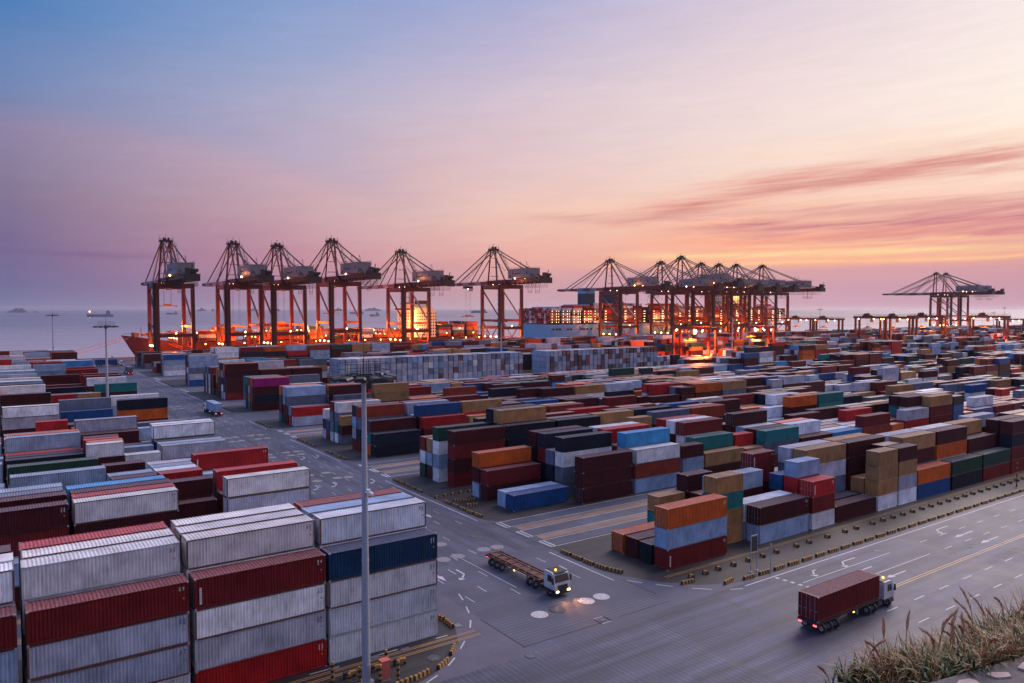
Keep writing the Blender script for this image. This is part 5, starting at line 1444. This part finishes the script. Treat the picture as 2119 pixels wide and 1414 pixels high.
def deck_cargo(x0, x1, yc, rows, zb, hts, pal, bay=13.0):
    """stows of boxes across the deck; hts gives the tiers of each bay"""
    x = x0; i = 0
    while x + 12.2 < x1:
        hmax = hts[min(int((x - x0) / (x1 - x0) * len(hts)), len(hts) - 1)]
        for r_ in range(rows):
            y = yc + (r_ - rows / 2 + .5) * 2.52; n = hmax
            if n <= 0: continue
            if rs.random() < .25: n = max(1, n - rs.randint(1, 2))
            for k in range(n):
                if r_ > 2 and k < n - 2 and 0 < i: continue       # buried boxes deep inside a stow are never seen
                EXTRA.append((x, x + 12.1, y - 1.21, y + 1.21, zb + k * 2.66, zb + k * 2.66 + 2.6, rs.choice(pal)))
        x += bay; i += 1


# -- red ship (bow at left)
x0, v_s = 79.0, 627.0; Ls = 322
s1 = empty('container_ship', (x0, v_s, 0)); tag(s1, 'dark red container ship with raked bow moored at left under the cranes', 'ship')
o = bpy.data.objects.new('hull', hull_mesh(Ls, 40, 9.5, .8, 12, 6.0, [M_HULLR, M_BOOT, M_DECK])); COL.objects.link(o); o.parent = s1
mb = MB(); mb.box(Ls * .735, Ls * .80, -18, 18, 9, 33); mb.box(Ls * .73, Ls * .79, -20.5, 20.5, 33, 36.4); mb.box(Ls * .738, Ls * .785, -9, 9, 36.4, 39.6); bridge = mb.obj('superstructure', M_CREAM, s1)
mb = MB()
for k in range(8):
    for j in range(9): mb.box(Ls * .735 + 2 + j * 2.3, Ls * .735 + 3.1 + j * 2.3, -18.12, -18.0, 11 + k * 2.8, 12.2 + k * 2.8); mb.box(Ls * .735 - .12, Ls * .735, -16 + j * 3.6, -14.6 + j * 3.6, 11 + k * 2.8, 12.2 + k * 2.8)
mb.box(Ls * .73 - .1, Ls * .73, -20, 20, 34.2, 35.8); mb.obj('window', M_GLASS, bridge)
mb = MB(); mb.box(Ls * .77, Ls * .80, -5, 5, 36, 43); mb.tube((Ls * .745, 0, 39), (Ls * .745, 0, 50), .5, .2); mb.beam((Ls * .745, -5, 46), (Ls * .745, 5, 46), .4); mb.obj('funnel', M_LASH, s1)
mb = MB(); mb.box(8, 11, -7, 7, 14, 17.2); mb.tube((14, 0, 14), (14, 0, 24), .5, .25)
for k in range(7): mb.cbox((12 + 3 * k, (-1) ** k * 5, 15.6), (2.0, 2.2, 1.8)); mb.tube((20 + 2 * k, -9, 15), (20 + 2 * k, -9, 16.6), .4)
mb.beam((2, -3, 16.6), (30, -15, 14.5), .16); mb.beam((2, 3, 16.6), (30, 15, 14.5), .16); mb.obj('forecastle_gear', M_LASH, s1)
mb = MB(); mb.box(22, 23.5, -12.6, -12.4, 4.5, 7.5); mb.box(20, 27, -12.7, -12.45, 3.9, 4.6); mb.obj('anchor_pocket', M_DARK, s1)
for b_ in range(20):
    xb = 36 + b_ * 14.6
    if abs(xb - Ls * .767) < 16: continue
    mb = MB(); mb.box(xb - .5, xb + .5, -19, 19, 9, 10); [mb.beam((xb, -19 + k * 5.4, 9), (xb, -19 + k * 5.4, 17.5), .5) for k in range(8)]; mb.box(xb - .7, xb + .7, -19, 19, 13.1, 13.5); mb.box(xb - .7, xb + .7, -19, 19, 17.3, 17.8); mb.obj('lashing_bridge', M_LASH, s1)
    mb = MB(); [mb.ball((xb - .9, -19.2 + k * 9.6, 17.0 if b_ % 2 else 12.8), .36) for k in range(4)]; mb.ball((xb + 5, -19.9, 8.2), .4); mb.obj('deck_lamp', M_BULB, s1)
pal1 = 'MMDDRAYYLTKSGWO'
deck_cargo(x0 + 37, x0 + 110, v_s, 14, 10.2, [3, 3, 4, 2, 0, 2, 1], pal1, 14.6); deck_cargo(x0 + 110, x0 + 228, v_s, 14, 10.2, [5, 2, 4, 0, 1, 2, 3, 0, 1, 2, 4], pal1, 14.6); deck_cargo(x0 + 262, x0 + 318, v_s, 14, 10.2, [5, 4, 5, 2, 3], pal1, 14.6)
for k in range(9): lamp('ship_deck_light', (x0 + 28 + k * 34, v_s - 12, 21), 60000, SOD, 1.0)
for z, d in ((24, -21), (14, -21)): lamp('ship_bridge_light', (x0 + Ls * .72, v_s - 23, z + 4), 16000, (1, .62, .18), .6)
# -- blue ship (stern at left)
Lb = 398; x1b, v_b = 466.0, 633.0
s2 = empty('container_ship', (x1b + Lb, v_b, 0), math.pi); tag(s2, 'huge sky blue container ship with dark funnels moored under seven cranes', 'ship')
o = bpy.data.objects.new('hull', hull_mesh(Lb, 58, 19.2, .96, 14, 5, [M_HULLB, M_BOOT, M_DECK])); COL.objects.link(o); o.parent = s2
def lx(a): return Lb - a                     # metres forward of the stern -> local x
mb = MB()
for a in (66, 102): mb = MB(); mb.box(lx(a + 13), lx(a), -7, 7, 19, 52); mb.box(lx(a + 13.05), lx(a - .05), -7.05, 7.05, 52, 58, 1); mb.obj('funnel', [M_FUN, M_HULLB], s2)
mb = MB(); mb.box(lx(322), lx(308), -27, 27, 19, 55); mb.box(lx(323), lx(311), -29, 29, 55, 58.5); mb.tube((lx(316), 0, 58), (lx(316), 0, 72), .5, .2); b2 = mb.obj('superstructure', M_CREAM, s2)
mb = MB()
for k in range(10):
    for j in range(14): mb.box(lx(308), lx(308) + .12, -25 + j * 3.7, -23.6 + j * 3.7, 22 + k * 3.2, 23.4 + k * 3.2)
mb.box(lx(308) + .0, lx(308) + .2, -26, 26, 55.8, 57.6); mb.obj('window', M_GLASS, b2)
mb = MB(); mb.tube((lx(388), 0, 22), (lx(388), 0, 49), .7, .3); mb.beam((lx(388), -4, 44), (lx(388), 4, 44), .4); mb.beam((lx(388), -2, 40), (lx(388), 2, 40), .8); mb.obj('foremast', M_GREY, s2)
mb = MB()
for a0 in (3, 8, 12, 22, 26, 40, 44, 48, 54, 64, 70, 76, 80): mb.box(lx(a0 + 2.6), lx(a0), 28.9, 29.15, 13.2, 15.2)
mb.obj('mooring_opening', M_DARK, s2)
hb = [6, 7, 7, 7, 8, 8, 0, 7, 7, 0, 7, 7, 7, 6, 6, 6, 5, 6, 6, 7, 7, 7, 0, 7, 7, 6, 5]
xb = 2.0
for i, n in enumerate(hb):
    a = 2 + i * 14.4
    mb = MB(); mb.box(lx(a + .6), lx(a - .6), -28, 28, 19, 20)
    [mb.beam((lx(a), -28 + k * 8.0, 19), (lx(a), -28 + k * 8.0, 34.5), .5) for k in range(8)]
    for z in (24.5, 29.5, 34.4): mb.box(lx(a + .7), lx(a - .7), -28, 28, z, z + .4)
    mb.obj('lashing_bridge', M_LASH, s2)
    mb = MB()
    for z in (21.6, 24.4, 27.2, 30.0, 32.8):
        for k in range(2): mb.ball((lx(a) - 1.0 - k * 5.5 * (1 if i < 5 else .25), 28.6, z), .24)
    if i < 5:
        for z in (21.6, 24.4, 27.2, 30.0, 32.8): mb.ball((lx(a) - 9.5, 28.6, z), .22)
    mb.obj('deck_lamp', M_BULBW, s2)
    if n == 0: continue
    for r_ in range(3 if 0 < i else 21):
        y = v_b - 28 + 1.4 + r_ * 2.6; nn = max(2, n + rs.choice((0, 0, 0, -1)) + (1 if 5 < i else 0))
        if i in (0, 1, 2, 3) and r_ < 4: nn = max(nn, 5)
        for k in range(nn):
            if i < 5 and r_ == 0 and k < 5 and (i != 3): EXTRA.append((x1b + a + .9, x1b + a + 13.1, y + 1.8, y + 2.4, 20.2 + k * 2.66, 22.8 + k * 2.66, rs.choice('MNNS'))); continue  # thin set-back sheets, coloured dark for the shade in open stern cells
            EXTRA.append((x1b + a + .9, x1b + a + 13.1, y - 1.21, y + 1.21, 20.2 + k * 2.66, 22.8 + k * 2.66, rs.choice('LLWGMMDASYLAR')))
    if i > 0: EXTRA.append((x1b + a + .9, x1b + a + 13.1, v_b - 18, v_b + 26, 20.2, 20.2 + (n - .5) * 2.66, rs.choice('MDLG')))
for k in range(7): lamp('ship_deck_light', (x1b + 50 + k * 52, v_b - 33, 24), 4000, (1, .28, .05), 1.0)
lamp('ship_bridge_light', (x1b + 300, v_b - 10, 50), 9000, (1, .50, .10), 1.0)
for k in range(3): lamp('ship_stern_light', (x1b + 8 + k * 26, v_b - 34, 29), 700, (1, .72, .38), .6)
# -- mooring lines
for (a, b, lab) in (((x0 + 2, v_s - 4, 14.5), (x0 - 66, 602.2, .5), 'long mooring line from the red ship bow to the quay at left'), ((x0 + 5, v_s - 7, 14), (x0 - 52, 602.2, .5), 'second mooring line from the red ship bow'),
                   ((x0 + 30, v_s - 16, 9), (x0 + 62, 602.2, .5), 'pale breast line from the red ship beside the leftmost crane'), ((x0 + 33, v_s - 17, 9), (x0 + 70, 602.2, .5), 'second pale breast line from the red ship')):
    mb = MB(); A_, B_ = Vector(a), Vector(b); P = [A_.lerp(B_, k / 12) - Vector((0, 0, 2.2 * 4 * (k / 12) * (1 - k / 12))) for k in range(13)]
    for p, q in zip(P, P[1:]): mb.tube(p, q, .16, n=5, caps=False)
    tag(mb.obj('mooring_line', M_PINK), lab, 'mooring line')
for k in range(14): mb = MB(); mb.tube((0, 0, 0), (0, 0, .7), .45, .32, 10); mb.tube((0, 0, .7), (0, 0, 1.0), .6, .5, 10); o = mb.obj('mooring_bollard', M_DARK, None, (-60 + k * 26.0, 601.2, .36)); tag(o, 'stubby dark mooring bollard on the quay edge', 'mooring bollard', 'mooring bollards along the quay edge')


def small_ship(px, py, L, lab, mat, heading, lit=False, boxy=False):
    u_, v_ = p2w(px, py, -4); s = empty('cargo_ship', (u_, v_, 0), heading); tag(s, lab, 'ship')
    o = bpy.data.objects.new('hull', hull_mesh(L, L * .16, 3 + L * .045, .8, L * .03, L * .015, [mat, mat, mat])); COL.objects.link(o); o.parent = s
    zd = 3 + L * .045; mb = MB()
    if boxy: mb.box(L * .1, L * .9, -L * .07, L * .07, zd, zd + L * .06)
    mb.box(L * .74, L * .88, -L * .06, L * .06, zd, zd + L * .12); mb.box(L * .76, L * .84, -L * .03, L * .03, zd + L * .12, zd + L * .17); mb.tube((L * .3, 0, zd), (L * .3, 0, zd + L * .12), L * .008, n=6); mb.obj('superstructure', mat, s)
    if lit:
        for a in (.12, .78): mb = MB(); mb.ball((L * a, 0, zd + L * .12), L * .022, 0); mb.obj('deck_lamp', M_BULB, s)


M_FARB = steel('far_ship_blue', (0.16, 0.19, 0.27), 0.7, 0.1, 0.02)
small_ship(179, 656, 120, 'small ship with two bright lights on the sea at left', M_FARB, .6 - YAW, True); small_ship(344, 651, 85, 'small pale blue ship behind the leftmost crane', M_FARB, -YAW + .8)
small_ship(765, 655, 75, 'small blue grey ship right of the fourth crane', M_FARB, -YAW + 1.0); small_ship(724, 649.5, 120, 'small faint ship within the fourth crane legs', M_FARB, -YAW); small_ship(974, 648, 170, 'long low blue ship near the red ship stern', M_FARB, -YAW, False, True)
build_far()
# ------------------------------------------------------------------ hillside, wall and grasses in the right foreground
W1, W2 = p2w(1948, 1414, 29.0), p2w(2119, 1366, 29.0)
_wx, _wy = W2[0] - W1[0], W2[1] - W1[1]; _wl = math.hypot(_wx, _wy); _wx /= _wl; _wy /= _wl; _nx, _ny = -_wy, _wx       # along the wall, away from the camera
if _nx * W1[0] + _ny * W1[1] < 0: _nx, _ny = -_nx, -_ny


def hill_h(u, v):
    d = math.hypot(u, v); cone = 33.1 - 1.15 * max(0, d - 1.2)
    s = (u - W1[0]) * _nx + (v - W1[1]) * _ny; w = (u - W1[0]) * _wx + (v - W1[1]) * _wy
    ter = 28.8 - .52 * max(0, s - .25) - .85 * max(0, s - 3.0) - 0.9 * max(0, -w - 9) - .0 * max(0, w - 30)
    return max(cone, ter, -1.5) + .12 * math.sin(u * 1.7) * math.cos(v * 1.3) * (1 if s > .4 else 0)


mb = MB(); N = 96; a0, a1, b0, b1 = -40, 62, -42, 44
grid = [[(a0 + (a1 - a0) * i / N, b0 + (b1 - b0) * j / N) for j in range(N + 1)] for i in range(N + 1)]
for i in range(N):
    for j in range(N):
        mb.quad([(*grid[x][y], hill_h(*grid[x][y])) for x, y in ((i, j), (i + 1, j), (i + 1, j + 1), (i, j + 1))])
M_SOIL = ground_mat('dark_soil', (0.045, 0.034, 0.024), None, None, 0, 0.4, (0.03, 0.03, 0.02))
tag(mb.obj('hillside', M_SOIL), 'steep dark hillside dropping to the front road', 'hillside', kind='structure')
# low rubble wall with a grey coping slab
M_STONE = steel('pale_rubble_stone', (0.40, 0.30, 0.27), 0.8, 0.3, 3.5); M_MORT = steel('grey_mortar', (0.10, 0.088, 0.09), 0.85, 0.3, 4)
wl = empty('stone_wall', (W1[0], W1[1], 28.6), math.atan2(_wy, _wx)); tag(wl, 'low rubble stone wall with grey coping below the grasses', 'wall')
rw_ = random.Random(4); sgn = 1 if (-_wy * _nx + _wx * _ny) > 0 else -1
mb = MB(); mb.box(-9, 16, -1.6, .14, -.6, .36); mb.obj('coping', M_MORT, wl)
mb = MB(); x = -8.8
while x < 15.6:
    w = rw_.uniform(.25, .62); d0 = rw_.uniform(.10, .2); n = 7; pts = []
    for k in range(n): t = 2 * math.pi * k / n + rw_.uniform(-.25, .25); pts.append((x + w / 2 + w * .5 * math.cos(t) * rw_.uniform(.8, 1.1), -.12 - rw_.uniform(0, .1) + d0 * math.sin(t)))
    mb.prism(pts, .3, .36 + rw_.uniform(.02, .07)); x += w + rw_.uniform(.06, .3)
mb.obj('stones', M_STONE, wl)
mb = MB(); mb.box(-9, 16, -3.4, -.62, .30, .50); mb.obj('kerb_slab', M_MORT, wl)


def leaf_mat(name, c0, c1, c2):
    m, q, b = new_mat(name); gi = q.n('ShaderNodeNewGeometry'); rnd = gi.outputs['Random Per Island']
    q.put(b.inputs['Base Color'], q.ramp(rnd, [(0, c0), (.5, c1), (1, c2)])); b.inputs['Roughness'].default_value = .55
    b.inputs['Specular IOR Level'].default_value = .3
    return m


M_GRN = leaf_mat('grass_green', (0.008, 0.020, 0.006), (0.030, 0.058, 0.012), (0.10, 0.12, 0.03)); M_DRY = leaf_mat('grass_dry', (0.10, 0.036, 0.012), (0.27, 0.12, 0.038), (0.52, 0.34, 0.16)); M_SEED = leaf_mat('grass_plume', (0.24, 0.085, 0.035), (0.36, 0.15, 0.075), (0.50, 0.27, 0.17))
rg = random.Random(17); gm = MB()


def blade(p, L, w, lean, az_, m, droop):
    n = 6; prev = None; d = Vector((math.cos(az_), math.sin(az_), 0)); sd = Vector((-d.y, d.x, 0)); a = lean; q = Vector(p)
    for k in range(n + 1):
        t = k / n; ww = w * (1 - t) ** .7 * (.55 + .45 * min(1, 4 * t)) + .0015
        cur = (q - sd * ww, q + sd * ww)
        if prev: gm.quad([prev[0], prev[1], cur[1], cur[0]], m)
        prev = cur; q = q + (d * math.sin(a) + Vector((0, 0, math.cos(a)))) * (L / n); a += droop / n
    return q


def plume(p, L, lean, az_):
    """stalk with a soft seed head of many small spikelets"""
    d = Vector((math.cos(az_), math.sin(az_), 0)); q = Vector(p); a = lean
    for k in range(5):
        q2 = q + (d * math.sin(a) + Vector((0, 0, math.cos(a)))) * (L * .68 / 5); gm.tube(q, q2, .008, .007, 4, 1, False); q = q2; a += .06
    n = 46; hl_ = L * .34
    for k in range(n):
        t = k / n; c = q + (d * math.sin(a + .5 * t) + Vector((0, 0, math.cos(a + .5 * t)))) * (hl_ * t); r = .035 * math.sin(math.pi * (.12 + .85 * t)) + .008; f = rg.uniform(0, 6.28)
        o = Vector((math.cos(f) * r, math.sin(f) * r, 0)); up = (d * math.sin(a + .4) + Vector((0, 0, math.cos(a + .4)))) * .10
        s = Vector((-o.y, o.x, 0)).normalized() * .011
        gm.quad([c + o * .2 - s, c + o * .2 + s, c + o + up + s * .3, c + o + up - s * .3], 2)


for k in range(11000):
    w = rg.uniform(.1, 11.5); s = rg.uniform(.10, 2.7)
    if w < .7 and rg.random() < .8 - .25 * w: continue
    u_ = W1[0] + _wx * w + _nx * s; v_ = W1[1] + _wy * w + _ny * s; z = hill_h(u_, v_) - .05
    hgt = rg.uniform(.28, .66) * (1.0 + .10 * min(max(w, 0), 6)) * (.62 if w < 0.3 else 1)
    clump = math.sin(u_ * 2.3) * math.sin(v_ * 2.9 + 1); grn = rg.random() < (.55 + .36 * clump)
    blade((u_, v_, z), hgt * (1.05 if grn else 1.2), rg.uniform(.012, .034) if grn else rg.uniform(.007, .016), rg.uniform(.0, .45), rg.uniform(0, 6.283), 0 if grn else 1, rg.uniform(.8, 2.7) if grn else rg.uniform(.2, 2.2))
for k in range(85):
    w = rg.uniform(-.7, 11.5); s = rg.uniform(.2, 2.2); u_ = W1[0] + _wx * w + _nx * s; v_ = W1[1] + _wy * w + _ny * s
    plume((u_, v_, hill_h(u_, v_)), rg.uniform(.6, 1.1) * (1.0 + .08 * min(max(w, 0), 6)), rg.uniform(0, .22), rg.uniform(0, 6.28))
tag(gm.obj('grass', [M_GRN, M_DRY, M_SEED]), 'tall green and dry brown grasses with reddish plumes at lower right', 'grass', kind='stuff')
# ------------------------------------------------------------------ sea haze: far cranes, ships and islands fade into the evening air
mb = MB(); mb.box(-24000, 40000, -3000, 30000, -6, 114)
m, q, b = new_mat('evening_haze'); m.node_tree.nodes.remove(b)
pv_ = q.n('ShaderNodeVolumePrincipled'); pv_.inputs['Color'].default_value = (0.93, 0.86, 0.94, 1); pv_.inputs['Density'].default_value = 0.000018; pv_.inputs['Anisotropy'].default_value = 0.45
m.node_tree.links.new(pv_.outputs[0], m.node_tree.nodes['Material Output'].inputs['Volume'])
tag(mb.obj('haze', m), 'thin mauve evening haze over the port and the sea', 'haze', kind='stuff')
